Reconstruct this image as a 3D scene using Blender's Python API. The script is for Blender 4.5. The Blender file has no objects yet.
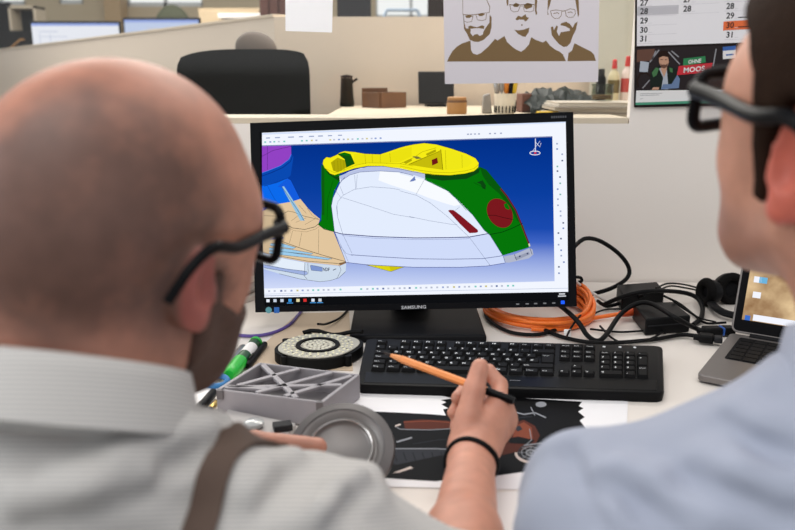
import bpy, bmesh, math, random
import numpy as np
from mathutils import Vector, Matrix, Euler
import openvdb

random.seed(7)
sc = bpy.context.scene
COL = sc.collection
PI = math.pi

# ------------------------------------------------------------------ camera
FPX, PITCH = 780.0, math.radians(13.5)
CAM = np.array([0.0, 0.0, 1.16])
FW = np.array([0, math.cos(PITCH), -math.sin(PITCH)])
UP = np.array([0, math.sin(PITCH), math.cos(PITCH)])
RT = np.array([1.0, 0, 0])
cd = bpy.data.cameras.new('camera')
cam = bpy.data.objects.new('camera', cd)
COL.objects.link(cam)
cam.location = CAM
cam.rotation_euler = (PI / 2 - PITCH, 0, 0)
cd.sensor_width = 36
cd.lens = 36 * FPX / 795
cd.clip_start = 0.02
cd.clip_end = 60
cd.dof.use_dof = True
cd.dof.focus_distance = 1.27
cd.dof.aperture_fstop = 5.0
sc.camera = cam

def ray(x, y):
    return FW + (x - 397.5) / FPX * RT + (265 - y) / FPX * UP
def onz(x, y, z):                       # where the sight line of a pixel meets a level plane
    r = ray(x, y); return CAM + r * ((z - CAM[2]) / r[2])
def ony(x, y, Y):                       # ... an upright plane facing us
    r = ray(x, y); return CAM + r * (Y / r[1])
def atd(x, y, Z):                       # ... a given distance along the axis
    return CAM + ray(x, y) * Z

# ------------------------------------------------------------------ materials
def lin(c):
    return tuple(((v / 255) / 12.92 if v / 255 <= .04045 else ((v / 255 + .055) / 1.055) ** 2.4) for v in c)
MATS = {}
def mat(name, rgb, rough=.55, metal=0., noise=0., nscale=40., bump=0., bscale=200., spec=.5, coat=0., alpha=None, trans=0., sss=0.):
    if name in MATS: return MATS[name]
    m = bpy.data.materials.new(name); m.use_nodes = True
    nt = m.node_tree; b = nt.nodes['Principled BSDF']
    if max(rgb) < 60 and spec == .5: spec = .08
    col = lin(rgb) + (1,)
    b.inputs['Base Color'].default_value = col
    b.inputs['Roughness'].default_value = rough
    b.inputs['Metallic'].default_value = metal
    b.inputs['Specular IOR Level'].default_value = spec
    b.inputs['Coat Weight'].default_value = coat
    b.inputs['Transmission Weight'].default_value = trans
    if sss:
        b.inputs['Subsurface Weight'].default_value = sss
        b.inputs['Subsurface Radius'].default_value = (.01, .004, .002)
    if noise or bump:
        tc = nt.nodes.new('ShaderNodeTexCoord')
    if noise:
        n = nt.nodes.new('ShaderNodeTexNoise'); n.inputs['Scale'].default_value = nscale
        n.inputs['Detail'].default_value = 5
        nt.links.new(tc.outputs['Object'], n.inputs['Vector'])
        mx = nt.nodes.new('ShaderNodeMix'); mx.data_type = 'RGBA'
        mx.inputs[6].default_value = tuple(v * (1 - noise) for v in col[:3]) + (1,)
        mx.inputs[7].default_value = tuple(min(1, v * (1 + noise)) for v in col[:3]) + (1,)
        nt.links.new(n.outputs['Fac'], mx.inputs[0]); nt.links.new(mx.outputs[2], b.inputs['Base Color'])
    if bump:
        n2 = nt.nodes.new('ShaderNodeTexNoise'); n2.inputs['Scale'].default_value = bscale
        nt.links.new(tc.outputs['Object'], n2.inputs['Vector'])
        bp = nt.nodes.new('ShaderNodeBump'); bp.inputs['Strength'].default_value = bump
        bp.inputs['Distance'].default_value = .002
        nt.links.new(n2.outputs['Fac'], bp.inputs['Height']); nt.links.new(bp.outputs['Normal'], b.inputs['Normal'])
    MATS[name] = m; return m
def emit(name, rgb, k=1.0):
    if name in MATS: return MATS[name]
    m = bpy.data.materials.new(name); m.use_nodes = True
    nt = m.node_tree; nt.nodes.clear()
    e = nt.nodes.new('ShaderNodeEmission'); o = nt.nodes.new('ShaderNodeOutputMaterial')
    e.inputs['Color'].default_value = lin(rgb) + (1,); e.inputs['Strength'].default_value = k
    nt.links.new(e.outputs[0], o.inputs[0]); MATS[name] = m; return m
def glass(name, tint=(250, 250, 248), refl=1.0):
    if name in MATS: return MATS[name]
    m = bpy.data.materials.new(name); m.use_nodes = True
    nt = m.node_tree; nt.nodes.clear()
    t = nt.nodes.new('ShaderNodeBsdfTransparent'); t.inputs[0].default_value = lin(tint) + (1,)
    g = nt.nodes.new('ShaderNodeBsdfGlossy'); g.inputs['Roughness'].default_value = .02
    f = nt.nodes.new('ShaderNodeLayerWeight'); f.inputs['Blend'].default_value = .5
    pw = nt.nodes.new('ShaderNodeMath'); pw.operation = 'POWER'; pw.inputs[1].default_value = 4
    mu = nt.nodes.new('ShaderNodeMath'); mu.operation = 'MULTIPLY_ADD'; mu.inputs[1].default_value = .5 * refl; mu.inputs[2].default_value = .03 * refl
    mx = nt.nodes.new('ShaderNodeMixShader'); o = nt.nodes.new('ShaderNodeOutputMaterial')
    nt.links.new(f.outputs['Facing'], pw.inputs[0]); nt.links.new(pw.outputs[0], mu.inputs[0]); nt.links.new(mu.outputs[0], mx.inputs[0])
    nt.links.new(t.outputs[0], mx.inputs[1]); nt.links.new(g.outputs[0], mx.inputs[2])
    nt.links.new(mx.outputs[0], o.inputs[0]); MATS[name] = m; return m

# ------------------------------------------------------------------ mesh building
V3 = lambda p: np.array(p, float)
def rotz(a):
    return np.array([[math.cos(a), -math.sin(a), 0], [math.sin(a), math.cos(a), 0], [0, 0, 1.]])
def rotx(a):
    return np.array([[1., 0, 0], [0, math.cos(a), -math.sin(a)], [0, math.sin(a), math.cos(a)]])
def roty(a):
    return np.array([[math.cos(a), 0, math.sin(a)], [0, 1., 0], [-math.sin(a), 0, math.cos(a)]])
def frame(d):                            # columns x, y, z with z along d
    d = V3(d) / np.linalg.norm(d)
    a = np.array([0, 0, 1.]) if abs(d[2]) < .9 else np.array([1., 0, 0])
    x = np.cross(a, d); x /= np.linalg.norm(x)
    return np.stack([x, np.cross(d, x), d], 1)
def spline(pts, n=8, closed=False):      # Catmull-Rom through the points
    P = [V3(p) for p in pts]
    if closed: P = [P[-1]] + P + [P[0], P[1]]
    else: P = [2 * P[0] - P[1]] + P + [2 * P[-1] - P[-2]]
    out = []
    for i in range(1, len(P) - 2):
        a, b, c, d = P[i - 1:i + 3]
        for k in range(n):
            t = k / n
            out.append(.5 * (2 * b + (c - a) * t + (2 * a - 5 * b + 4 * c - d) * t * t + (3 * b - a - 3 * c + d) * t ** 3))
    if not closed: out.append(P[-2])
    return out
class MB:
    def __init__(s): s.v = []; s.f = []; s.m = []
    def add(s, vs, fs, m=0):
        b = len(s.v); s.v.extend(tuple(map(float, p)) for p in vs)
        for f in fs: s.f.append(tuple(b + i for i in f)); s.m.append(m)
        return s
    def poly(s, pts, m=0): return s.add(pts, [tuple(range(len(pts)))], m)
    def box(s, c, d, m=0, R=None):
        c = V3(c); h = V3(d) / 2
        vs = [V3((x, y, z)) * h for x in (-1, 1) for y in (-1, 1) for z in (-1, 1)]
        vs = [(R @ q if R is not None else q) + c for q in vs]
        return s.add(vs, [(0, 1, 3, 2), (4, 6, 7, 5), (0, 4, 5, 1), (2, 3, 7, 6), (0, 2, 6, 4), (1, 5, 7, 3)], m)
    def hexa(s, bot, top, m=0):          # 4 bottom + 4 top corners, both counter-clockwise from above
        return s.add(list(bot) + list(top), [(3, 2, 1, 0), (4, 5, 6, 7), (0, 1, 5, 4), (1, 2, 6, 5), (2, 3, 7, 6), (3, 0, 4, 7)], m)
    def lathe(s, prof, o=(0, 0, 0), R=None, n=32, m=0, sx=1, sy=1, cap=True):
        R = np.eye(3) if R is None else R; o = V3(o); vs = []; fs = []
        for r, z in prof:
            for k in range(n):
                a = 2 * PI * k / n
                vs.append(o + R @ V3((r * math.cos(a) * sx, r * math.sin(a) * sy, z)))
        for i in range(len(prof) - 1):
            for k in range(n):
                k2 = (k + 1) % n
                fs.append((i * n + k, i * n + k2, (i + 1) * n + k2, (i + 1) * n + k))
        if cap:
            fs.append(tuple(range(n - 1, -1, -1))); fs.append(tuple((len(prof) - 1) * n + k for k in range(n)))
        return s.add(vs, fs, m)
    def cyl(s, a, b, r, r2=None, n=20, m=0):
        a, b = V3(a), V3(b); L = np.linalg.norm(b - a)
        return s.lathe([(r, 0), (r if r2 is None else r2, L)], a, frame(b - a), n, m)
    def tube(s, pts, r, n=10, m=0, closed=False, flat=1.0):
        P = [V3(p) for p in pts]; N = len(P); vs = []; fs = []
        rr = r if hasattr(r, '__len__') else [r] * N
        nx = None
        for i in range(N):
            t = (P[(i + 1) % N] - P[i - 1]) if closed else (P[min(i + 1, N - 1)] - P[max(i - 1, 0)])
            t = t / (np.linalg.norm(t) + 1e-12)
            if nx is None: nx = frame(t)[:, 0]
            nx = nx - t * (nx @ t); nx /= np.linalg.norm(nx) + 1e-12
            ny = np.cross(t, nx)
            for k in range(n):
                a = 2 * PI * k / n
                vs.append(P[i] + rr[i] * (math.cos(a) * nx + math.sin(a) * flat * ny))
        for i in range(N if closed else N - 1):
            j = (i + 1) % N
            for k in range(n):
                k2 = (k + 1) % n
                fs.append((i * n + k, i * n + k2, j * n + k2, j * n + k))
        if not closed:
            fs.append(tuple(range(n - 1, -1, -1))); fs.append(tuple((N - 1) * n + k for k in range(n)))
        return s.add(vs, fs, m)
    def ell(s, c, r, R=None, m=0, nu=24, nv=14):
        prof = [(math.sin(PI * (i + .5 * 0) / nv), -math.cos(PI * i / nv)) for i in range(nv + 1)]
        prof[0] = (1e-4, -1); prof[-1] = (1e-4, 1)
        R = np.eye(3) if R is None else R
        return s.lathe(prof, c, R @ np.diag(V3(r)), nu, m, cap=True)
    def prism(s, pts, off, m=0):         # outline and the vector it is extruded by
        n = len(pts); off = V3(off); P = [V3(p) for p in pts]
        vs = P + [p + off for p in P]
        fs = [tuple(range(n - 1, -1, -1)), tuple(range(n, 2 * n))] + [(k, (k + 1) % n, n + (k + 1) % n, n + k) for k in range(n)]
        return s.add(vs, fs, m)
    def build(s, name, mats, parent=None, smooth=True, ang=40, bevel=0, seg=2, fix=True):
        me = bpy.data.meshes.new(name); me.from_pydata(s.v, [], s.f)
        mats = mats if isinstance(mats, (list, tuple)) else [mats]
        for m in mats: me.materials.append(m)
        me.polygons.foreach_set('material_index', s.m)
        if fix:
            b = bmesh.new(); b.from_mesh(me); bmesh.ops.recalc_face_normals(b, faces=b.faces[:]); b.to_mesh(me); b.free()
        if smooth:
            me.polygons.foreach_set('use_smooth', [True] * len(me.polygons))
            me.set_sharp_from_angle(angle=math.radians(ang))
        o = bpy.data.objects.new(name, me); COL.objects.link(o)
        if parent is not None: put_under(o, parent)
        if bevel:
            bv = o.modifiers.new('bevel', 'BEVEL'); bv.width = bevel; bv.segments = seg; bv.limit_method = 'ANGLE'
            bv.harden_normals = False
        return o
def world_of(o):
    M = o.matrix_basis.copy(); p = o
    while p.parent is not None:
        M = p.parent.matrix_basis @ M if p.matrix_parent_inverse == Matrix() else p.parent.matrix_basis @ p.matrix_parent_inverse @ M
        p = p.parent
    return M
def put_under(o, parent):                # the mesh is modelled in the thing's own coordinates
    o.parent = parent
def tag(o, label=None, cat=None, group=None, kind=None):
    if label: o['label'] = label
    if cat: o['category'] = cat
    if group: o['group'] = group
    if kind: o['kind'] = kind
    return o
def thing(name, label, cat, loc=(0, 0, 0), R=None, group=None):
    o = bpy.data.objects.new(name, None); COL.objects.link(o)
    o.empty_display_size = .05
    M = Matrix.Translation(Vector([float(v) for v in loc]))
    if R is not None: M = M @ Matrix(np.asarray(R, float).tolist()).to_4x4()
    o.matrix_basis = M
    return tag(o, label, cat, group)
def structure(o): o['kind'] = 'structure'; return o
def copy_tree(o, parent=None):
    c = o.copy(); COL.objects.link(c)
    if parent is not None: c.parent = parent
    for ch in list(o.children): copy_tree(ch, c)
    return c
def cable(name, pts, r, m, label, cat='cable', group=None, n=8, closed=False, parent=None):
    mb = MB(); mb.tube(spline(pts, n, closed), r, n=10, closed=closed)
    o = mb.build(name, m, parent, ang=60)
    if parent is None and label: tag(o, label, cat, group)
    return o
_TX = {}
def text2d(s, bold=False):               # flat outline of a word: verts (x, y) with cap height about .7, and faces
    key = (s, bold)
    if key in _TX: return _TX[key]
    cu = bpy.data.curves.new('t', 'FONT'); cu.body = s; cu.size = 1; cu.resolution_u = 2
    if bold: cu.offset = .022
    o = bpy.data.objects.new('t', cu); COL.objects.link(o)
    dg = bpy.context.evaluated_depsgraph_get(); dg.update()
    ev = o.evaluated_get(dg); me = ev.to_mesh()
    r = ([(v.co.x, v.co.y) for v in me.vertices], [tuple(p.vertices) for p in me.polygons])
    ev.to_mesh_clear(); bpy.data.objects.remove(o); bpy.data.curves.remove(cu)
    _TX[key] = r; return r
def put_text(mb, s, o, ex, ey, size, m=0, bold=False, align='l', width=None):
    vs, fs = text2d(s, bold)
    if not vs: return
    x0 = min(v[0] for v in vs); x1 = max(v[0] for v in vs)
    k = size / .72; kx = k if width is None else width / (x1 - x0)
    sh = x0 if align == 'l' else (x0 + x1) / 2
    o, ex, ey = V3(o), V3(ex), V3(ey)
    mb.add([o + ex * (v[0] - sh) * kx + ey * v[1] * k for v in vs], fs, m)
def strip(mb, pts, w, fn, m=0):          # a thin flat line through 2D points, mapped by fn(x, y)
    P = [np.array(p, float) for p in pts]; L = []; Rr = []
    for i, p in enumerate(P):
        t = P[min(i + 1, len(P) - 1)] - P[max(i - 1, 0)]; t /= np.linalg.norm(t) + 1e-9
        nrm = np.array([-t[1], t[0]]) * w / 2
        L.append(fn(*(p + nrm))); Rr.append(fn(*(p - nrm)))
    for i in range(len(P) - 1): mb.poly([L[i], L[i + 1], Rr[i + 1], Rr[i]], m)

# ------------------------------------------------------------------ one-surface bodies: blended distance fields turned into a mesh
class Field:
    def __init__(s, lo, hi, h):
        s.lo = np.floor(V3(lo) / h) * h; s.h = h
        s.n = np.ceil((V3(hi) - s.lo) / h).astype(int) + 1
        s.a = np.full(s.n, .2, np.float32)
    def _win(s, lo, hi, pad):
        i0 = np.clip(np.floor((V3(lo) - pad - s.lo) / s.h).astype(int), 0, s.n)
        i1 = np.clip(np.ceil((V3(hi) + pad - s.lo) / s.h).astype(int) + 1, 0, s.n)
        if (i1 <= i0).any(): return None, None
        ax = [(s.lo[k] + s.h * np.arange(i0[k], i1[k])).astype(np.float32) for k in range(3)]
        return tuple(slice(a, b) for a, b in zip(i0, i1)), np.meshgrid(*ax, indexing='ij', sparse=True)
    def _put(s, sl, d, k, op):
        a = s.a[sl]
        if op == 'sub': d = -d; a_, b_ = -a, -d
        else: a_, b_ = a, d
        if op == 'and': a_, b_ = -a, -d
        if k > 0:
            hh = np.clip(.5 + .5 * (a_ - b_) / k, 0, 1)
            r = a_ + (b_ - a_) * hh - k * hh * (1 - hh)
        else: r = np.minimum(a_, b_)
        s.a[sl] = -r if op in ('sub', 'and') else r
    def cap(s, a, b, ra, rb=None, k=.01, op='add'):
        a, b = V3(a), V3(b); rb = ra if rb is None else rb; R = max(ra, rb)
        sl, g = s._win(np.minimum(a, b) - R, np.maximum(a, b) + R, k + 4 * s.h + .01)
        if sl is None: return s
        ba = b - a; L2 = float(ba @ ba) + 1e-12
        p = [g[i] - a[i] for i in range(3)]
        t = np.clip((p[0] * ba[0] + p[1] * ba[1] + p[2] * ba[2]) / L2, 0, 1)
        d = np.sqrt(sum((p[i] - t * ba[i]) ** 2 for i in range(3))) - (ra + (rb - ra) * t)
        s._put(sl, d, k, op); return s
    def ell(s, c, r, R=None, k=.01, op='add'):
        c, r = V3(c), V3(r); R = np.eye(3) if R is None else R
        e = np.abs(R) @ r
        sl, g = s._win(c - e, c + e, k + 4 * s.h + .01)
        if sl is None: return s
        p = [g[i] - c[i] for i in range(3)]
        q = [sum(R[j, i] * p[j] for j in range(3)) for i in range(3)]
        k0 = np.sqrt(sum((q[i] / r[i]) ** 2 for i in range(3)))
        k1 = np.sqrt(sum((q[i] / r[i] ** 2) ** 2 for i in range(3))) + 1e-9
        s._put(sl, (k0 * (k0 - 1) / k1).astype(np.float32), k, op); return s
    def chain(s, pts, rad, k=.006):
        for i in range(len(pts) - 1): s.cap(pts[i], pts[i + 1], rad[i], rad[i + 1], k)
        return s
    def grid(s):
        return np.meshgrid(*[(s.lo[k] + s.h * np.arange(s.n[k])).astype(np.float32) for k in range(3)], indexing='ij', sparse=True)
    def mesh(s):
        b = 3 * s.h
        a = np.clip(s.a, -b, b).astype(np.float32)
        for ax in range(3):              # closed at the border of the box
            ix = [slice(None)] * 3
            for e in (0, -1):
                ix[ax] = e; a[tuple(ix)] = np.maximum(a[tuple(ix)], s.h * .3)
        g = openvdb.FloatGrid(b); g.copyFromArray(a)
        p, q = g.convertToQuads(isovalue=0)
        return p * s.h + s.lo, q
def sdf_object(name, field, mats, parent, colour=None, smooth_it=1, drop_small=True):
    P, Q = field.mesh()
    me = bpy.data.meshes.new(name)
    me.vertices.add(len(P)); me.vertices.foreach_set('co', P.astype(np.float32).ravel())
    me.loops.add(Q.size); me.loops.foreach_set('vertex_index', Q.astype(np.int32).ravel())
    me.polygons.add(len(Q)); me.polygons.foreach_set('loop_start', np.arange(0, Q.size, 4, dtype=np.int32))
    me.update(calc_edges=True); me.validate()
    b = bmesh.new(); b.from_mesh(me)
    if drop_small:                       # keep the largest connected surface
        seen = set(); best = []; b.verts.ensure_lookup_table()
        for v in b.verts:
            if v.index in seen: continue
            st = [v]; seen.add(v.index); comp = []
            while st:
                w = st.pop(); comp.append(w)
                for e in w.link_edges:
                    u = e.other_vert(w)
                    if u.index not in seen: seen.add(u.index); st.append(u)
            if len(comp) > len(best): best = comp
        keep = set(x.index for x in best)
        bmesh.ops.delete(b, geom=[v for v in b.verts if v.index not in keep], context='VERTS')
    for _ in range(smooth_it): bmesh.ops.smooth_vert(b, verts=b.verts[:], factor=.5, use_axis_x=True, use_axis_y=True, use_axis_z=True)
    bmesh.ops.recalc_face_normals(b, faces=b.faces[:])
    b.to_mesh(me); b.free()
    me.polygons.foreach_set('use_smooth', [True] * len(me.polygons))
    for m in (mats if isinstance(mats, (list, tuple)) else [mats]): me.materials.append(m)
    if colour is not None:
        n = len(me.vertices); co = np.empty(n * 3, np.float32); me.vertices.foreach_get('co', co)
        c = colour(co.reshape(n, 3).astype(float))
        at = me.color_attributes.new('tone', 'FLOAT_COLOR', 'POINT')
        at.data.foreach_set('color', np.concatenate([c, np.ones((n, 1))], 1).astype(np.float32).ravel())
    o = bpy.data.objects.new(name, me); COL.objects.link(o)
    if parent is not None: o.parent = parent
    return o
def skin_material(name, rough=.5):
    m = bpy.data.materials.new(name); m.use_nodes = True; nt = m.node_tree; b = nt.nodes['Principled BSDF']
    a = nt.nodes.new('ShaderNodeVertexColor'); a.layer_name = 'tone'
    tc = nt.nodes.new('ShaderNodeTexCoord')
    n = nt.nodes.new('ShaderNodeTexNoise'); n.inputs['Scale'].default_value = 55; n.inputs['Detail'].default_value = 6
    nt.links.new(tc.outputs['Object'], n.inputs['Vector'])
    r = nt.nodes.new('ShaderNodeMapRange'); r.inputs['From Min'].default_value = .3; r.inputs['From Max'].default_value = .7
    r.inputs['To Min'].default_value = .88; r.inputs['To Max'].default_value = 1.1
    nt.links.new(n.outputs['Fac'], r.inputs['Value'])
    mx = nt.nodes.new('ShaderNodeVectorMath'); mx.operation = 'SCALE'
    nt.links.new(a.outputs['Color'], mx.inputs[0]); nt.links.new(r.outputs[0], mx.inputs['Scale'])
    nt.links.new(mx.outputs[0], b.inputs['Base Color'])
    b.inputs['Roughness'].default_value = rough
    b.inputs['Subsurface Weight'].default_value = .12
    b.inputs['Subsurface Radius'].default_value = (.008, .003, .0015)
    n3 = nt.nodes.new('ShaderNodeTexNoise'); n3.inputs['Scale'].default_value = 500
    nt.links.new(tc.outputs['Object'], n3.inputs['Vector'])
    bp = nt.nodes.new('ShaderNodeBump'); bp.inputs['Strength'].default_value = .12; bp.inputs['Distance'].default_value = .001
    nt.links.new(n3.outputs['Fac'], bp.inputs['Height']); nt.links.new(bp.outputs['Normal'], b.inputs['Normal'])
    return m
def smooth01(x, a, b):
    t = np.clip((x - a) / (b - a), 0, 1); return t * t * (3 - 2 * t)
def poly_sd(poly, X, Y):                 # signed distance to a 2D outline, negative inside
    d = np.full(np.broadcast(X, Y).shape, 1e9, np.float32); ins = np.zeros(d.shape, bool); n = len(poly)
    for i in range(n):
        ax, ay = poly[i]; bx, by = poly[(i + 1) % n]
        ex, ey = bx - ax, by - ay; wx, wy = X - ax, Y - ay
        t = np.clip((wx * ex + wy * ey) / (ex * ex + ey * ey + 1e-12), 0, 1)
        d = np.minimum(d, (wx - ex * t) ** 2 + (wy - ey * t) ** 2)
        if abs(by - ay) > 1e-12:
            c = ((ay > Y) != (by > Y)) & (X < (bx - ax) * (Y - ay) / (by - ay) + ax)
            ins ^= c
    d = np.sqrt(d); return np.where(ins, -d, d)

# ------------------------------------------------------------------ light and the room
w = bpy.data.worlds.new('world'); sc.world = w; w.use_nodes = True
nt = w.node_tree; bg = nt.nodes['Background']; bg.inputs[1].default_value = 1.0
tc = nt.nodes.new('ShaderNodeTexCoord'); sx_ = nt.nodes.new('ShaderNodeSeparateXYZ'); cr = nt.nodes.new('ShaderNodeValToRGB')
nt.links.new(tc.outputs['Generated'], sx_.inputs[0]); nt.links.new(sx_.outputs['Z'], cr.inputs[0]); nt.links.new(cr.outputs[0], bg.inputs[0])
el = cr.color_ramp.elements; el[0].position = 0; el[0].color = (.34, .34, .34, 1); el[1].position = 1; el[1].color = (.36, .38, .42, 1)
for p_, v_ in ((.02, 1.05), (.16, 1.0), (.35, .48)):
    k_ = el.new(p_); k_.color = (v_ * .96, v_ * .98, v_, 1)
def area(name, loc, rot, sx, sy, power, col=(1, 1, 1)):
    l = bpy.data.lights.new(name, 'AREA'); l.shape = 'RECTANGLE'; l.size = sx; l.size_y = sy; l.energy = power; l.color = col
    o = bpy.data.objects.new(name, l); COL.objects.link(o); o.location = loc; o.rotation_euler = rot; return o
area('ceiling_light', (-.6, -.25, 2.75), (0, 0, 0), 1.5, 1.5, 26, (1, .97, .93))
area('ceiling_light', (.9, .7, 2.75), (0, 0, 0), 1.2, 1.2, 9, (1, .97, .93))
area('ceiling_light', (-1.5, 4.2, 2.75), (0, 0, 0), 2.2, 2.2, 120, (1, .96, .91))
area('ceiling_light', (.4, 2.6, 2.75), (0, 0, 0), 1.6, .8, 44, (1, .96, .92))
area('window_daylight', (-3.2, .3, 1.9), (0, math.radians(-78), 0), 2.2, 1.6, 40, (.93, .97, 1))

white_wall = mat('white_wall', (236, 229, 222), .7, noise=.03, nscale=3)
tan_wall = mat('tan_partition', (226, 211, 196), .65, noise=.03, nscale=2)
cream = mat('cream_sill', (210, 196, 174), .5)
floor_m = mat('grey_floor', (120, 116, 110), .6, noise=.1, nscale=6)
black = mat('black_plastic', (22, 22, 24), .42)
black_gloss = mat('gloss_black', (14, 14, 16), .25)
black_matt = mat('matt_black', (26, 26, 28), .7)
white_paper = mat('white_paper', (236, 232, 230), .7)

structure(MB().box((0, 3.5, -.02), (14, 13, .04)).build('floor', floor_m, smooth=False))
WY = 1.60
XW = ony(633.5, 60, WY)[0]
# white half wall behind the desk with its sill, and the solid panel on the right that carries the calendar
structure(MB().box(((-3 + XW) / 2, WY + .04, .535), (XW + 3, .08, 1.07)).build('wall_back', white_wall, smooth=False))
structure(MB().box(((-3 + XW) / 2 - .001, WY + .07, 1.0755), (XW + 2.998, .14, .013)).build('trim_1', cream, bevel=.002))
structure(MB().box(((XW + 3) / 2, WY + .01, 1.3), (3 - XW, .02, 2.6)).build('wall_right', white_wall, smooth=False))
gp = MB().box(((-3 + XW) / 2 + .15, WY + .028, 1.082 + .55), (XW + 3.3, .006, 1.1)).build('window_1', glass('window_glass', refl=.8), smooth=False)
structure(gp)
structure(MB().box(((-3 + XW) / 2, WY + .04, 2.24), (XW + 3, .08, .10)).build('trim_2', cream, smooth=False))

# tan partition of the next office bay: one stretch facing us, one running off to the left
CX, CY, PT = -.40, 2.64, 1.352
structure(MB().box(((CX + 1.4) / 2, CY + .025, PT / 2), (1.4 - CX, .05, PT)).build('wall_partition', tan_wall, smooth=False))
p0, p1 = V3((CX, CY, 0)), V3((-3.4, 6.5, 0)); dv = (p1 - p0) / np.linalg.norm(p1 - p0); nv = V3((-dv[1], dv[0], 0)) * -.05
mb = MB(); mb.hexa([p0, p0 + nv, p1 + nv, p1], [q + V3((0, 0, PT)) for q in (p0, p0 + nv, p1 + nv, p1)])
structure(mb.build('wall_partition_side', tan_wall, smooth=False))
mb = MB(); up_ = V3((0, 0, PT))
mb.hexa([p0 + up_ - nv * .1, p0 + nv * 1.1 + up_, p1 + nv * 1.1 + up_, p1 - nv * .1 + up_], [q + up_ + V3((0, 0, .008)) for q in (p0 - nv * .1, p0 + nv * 1.1, p1 + nv * 1.1, p1 - nv * .1)])
structure(mb.build('trim_3', mat('partition_cap', (224, 208, 188), .5), smooth=False))

# far wall with window openings to the sky
FY = 8.2
def fx(x): return ony(x, 10, FY)[0]
def fz(y): return ony(400, y, FY)[2]
mb = MB(); zt = 2.75
holes = [(-260, -40, 4), (8, 24, 5), (62, 84, 4), (128, 203, 6.5), (384, 428, 19)]
holes = [(-230, -40, 4), (0, 26, 5), (60, 84, 4), (128, 203, 6.5), (376, 446, 19)]
xs = [-7.0]
for a, b, y in holes: xs += [fx(a), fx(b)]
xs.append(7.0)
for i in range(0, len(xs), 2):
    mb.box(((xs[i] + xs[i + 1]) / 2, FY + .05, zt / 2), (xs[i + 1] - xs[i], .1, zt))
for a, b, y in holes:
    mb.box(((fx(a) + fx(b)) / 2, FY + .05, fz(y) / 2), (fx(b) - fx(a), .1, fz(y)))
    mb.box(((fx(a) + fx(b)) / 2, FY + .05, zt - .08), (fx(b) - fx(a), .1, .16))
structure(mb.build('wall_far', mat('far_wall', (196, 180, 152), .7), smooth=False))
alu = mat('window_frame', (205, 208, 210), .4)
for i, (a, b, y) in enumerate(holes):
    mb = MB(); x0, x1, z0, z1 = fx(a), fx(b), fz(y), zt - .16
    mb.box(((x0 + x1) / 2, FY + .03, z0 + .02), (x1 - x0, .05, .04)).box(((x0 + x1) / 2, FY + .03, z1 - .02), (x1 - x0, .05, .04))
    n = max(1, round((x1 - x0) / .38))
    for k in range(n + 1): mb.box((x0 + (x1 - x0) * k / n, FY + .03, (z0 + z1) / 2), (.03, .05, z1 - z0))
    structure(mb.build('window_%d' % (i + 2), alu, smooth=False))
structure(MB().box((fx(120), FY - .12, 1.4), (.16, .2, 2.8)).build('trim_4', mat('tan_column', (182, 154, 116), .6), smooth=False))

# ------------------------------------------------------------------ beyond the glass
wood = mat('brown_wood', (112, 74, 44), .5, noise=.25, nscale=30)
pale_wood = mat('pale_wood', (176, 128, 76), .55, noise=.15, nscale=30)
dark_grey = mat('dark_grey', (44, 44, 46), .5)
CZ = 1.072
t = thing('storage_cabinet', 'low cream cabinet behind the glass carrying pots, papers and bottles', 'cabinet', (.45, 2.2, 0))
MB().box((0, 0, 1.05), (1.25, .78, .044)).build('top', mat('cabinet_top', (214, 200, 178), .5), t, bevel=.004)
MB().box((0, 0, .514), (1.22, .74, 1.028)).build('body', mat('cabinet_body', (206, 192, 170), .6), t, smooth=False)
for k in range(2):
    d = MB().box((-.305 + .61 * k, -.377, .52), (.6, .012, .98)).build('door', mat('cabinet_door', (212, 200, 180), .55), t, bevel=.003)
    MB().cyl((-.05 + .11 * k, -.4, .62), (-.05 + .11 * k, -.4, .74), .006).build('handle', mat('steel', (170, 170, 172), .3, 1), d)

def at_counter(x, Y): return ony(x, 100, Y)[0]
def pxs(n, Y): return n / FPX * (Y * .972 + .02)
# black pot with a little spout
Y = 2.5; X = at_counter(347, Y)
t = thing('coffee_pot', 'slim black pot with a small spout, left end of the cabinet top behind the glass', 'pot', (X, Y, CZ))
r = pxs(7, Y)
MB().lathe([(r * .96, 0), (r * 1.05, .006), (r * .95, .03), (r * .86, .075), (r * .84, .088)], n=28).build('body', mat('pot_green_black', (26, 34, 30), .45), t)
MB().lathe([(r * .86, .0885), (r * .86, .094), (r * .3, .097), (.002, .098)], n=28).build('lid', black, t)
MB().tube([(r * .75, 0, .074), (r * 1.2, 0, .081), (r * 1.5, 0, .085)], .004).build('spout', black, t)
# open wooden box
Y = 2.42; X = at_counter(384, Y)
t = thing('wooden_box', 'small open brown wooden box behind the glass, right of the black pot', 'box', (X, Y, CZ), rotz(math.radians(38)))
a = .094; h = .046
MB().box((0, 0, .003), (a, a, .006)).build('base', wood, t, smooth=False)
for c, d in (((0, -a / 2, h / 2), (a, .007, h)), ((0, a / 2, h / 2 + .006), (a, .007, h + .012)), ((-a / 2, 0, h / 2), (.007, a - .008, h)), ((a / 2, 0, h / 2), (.007, a - .008, h))):
    MB().box(c, d).build('side', wood, t, bevel=.001)
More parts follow.
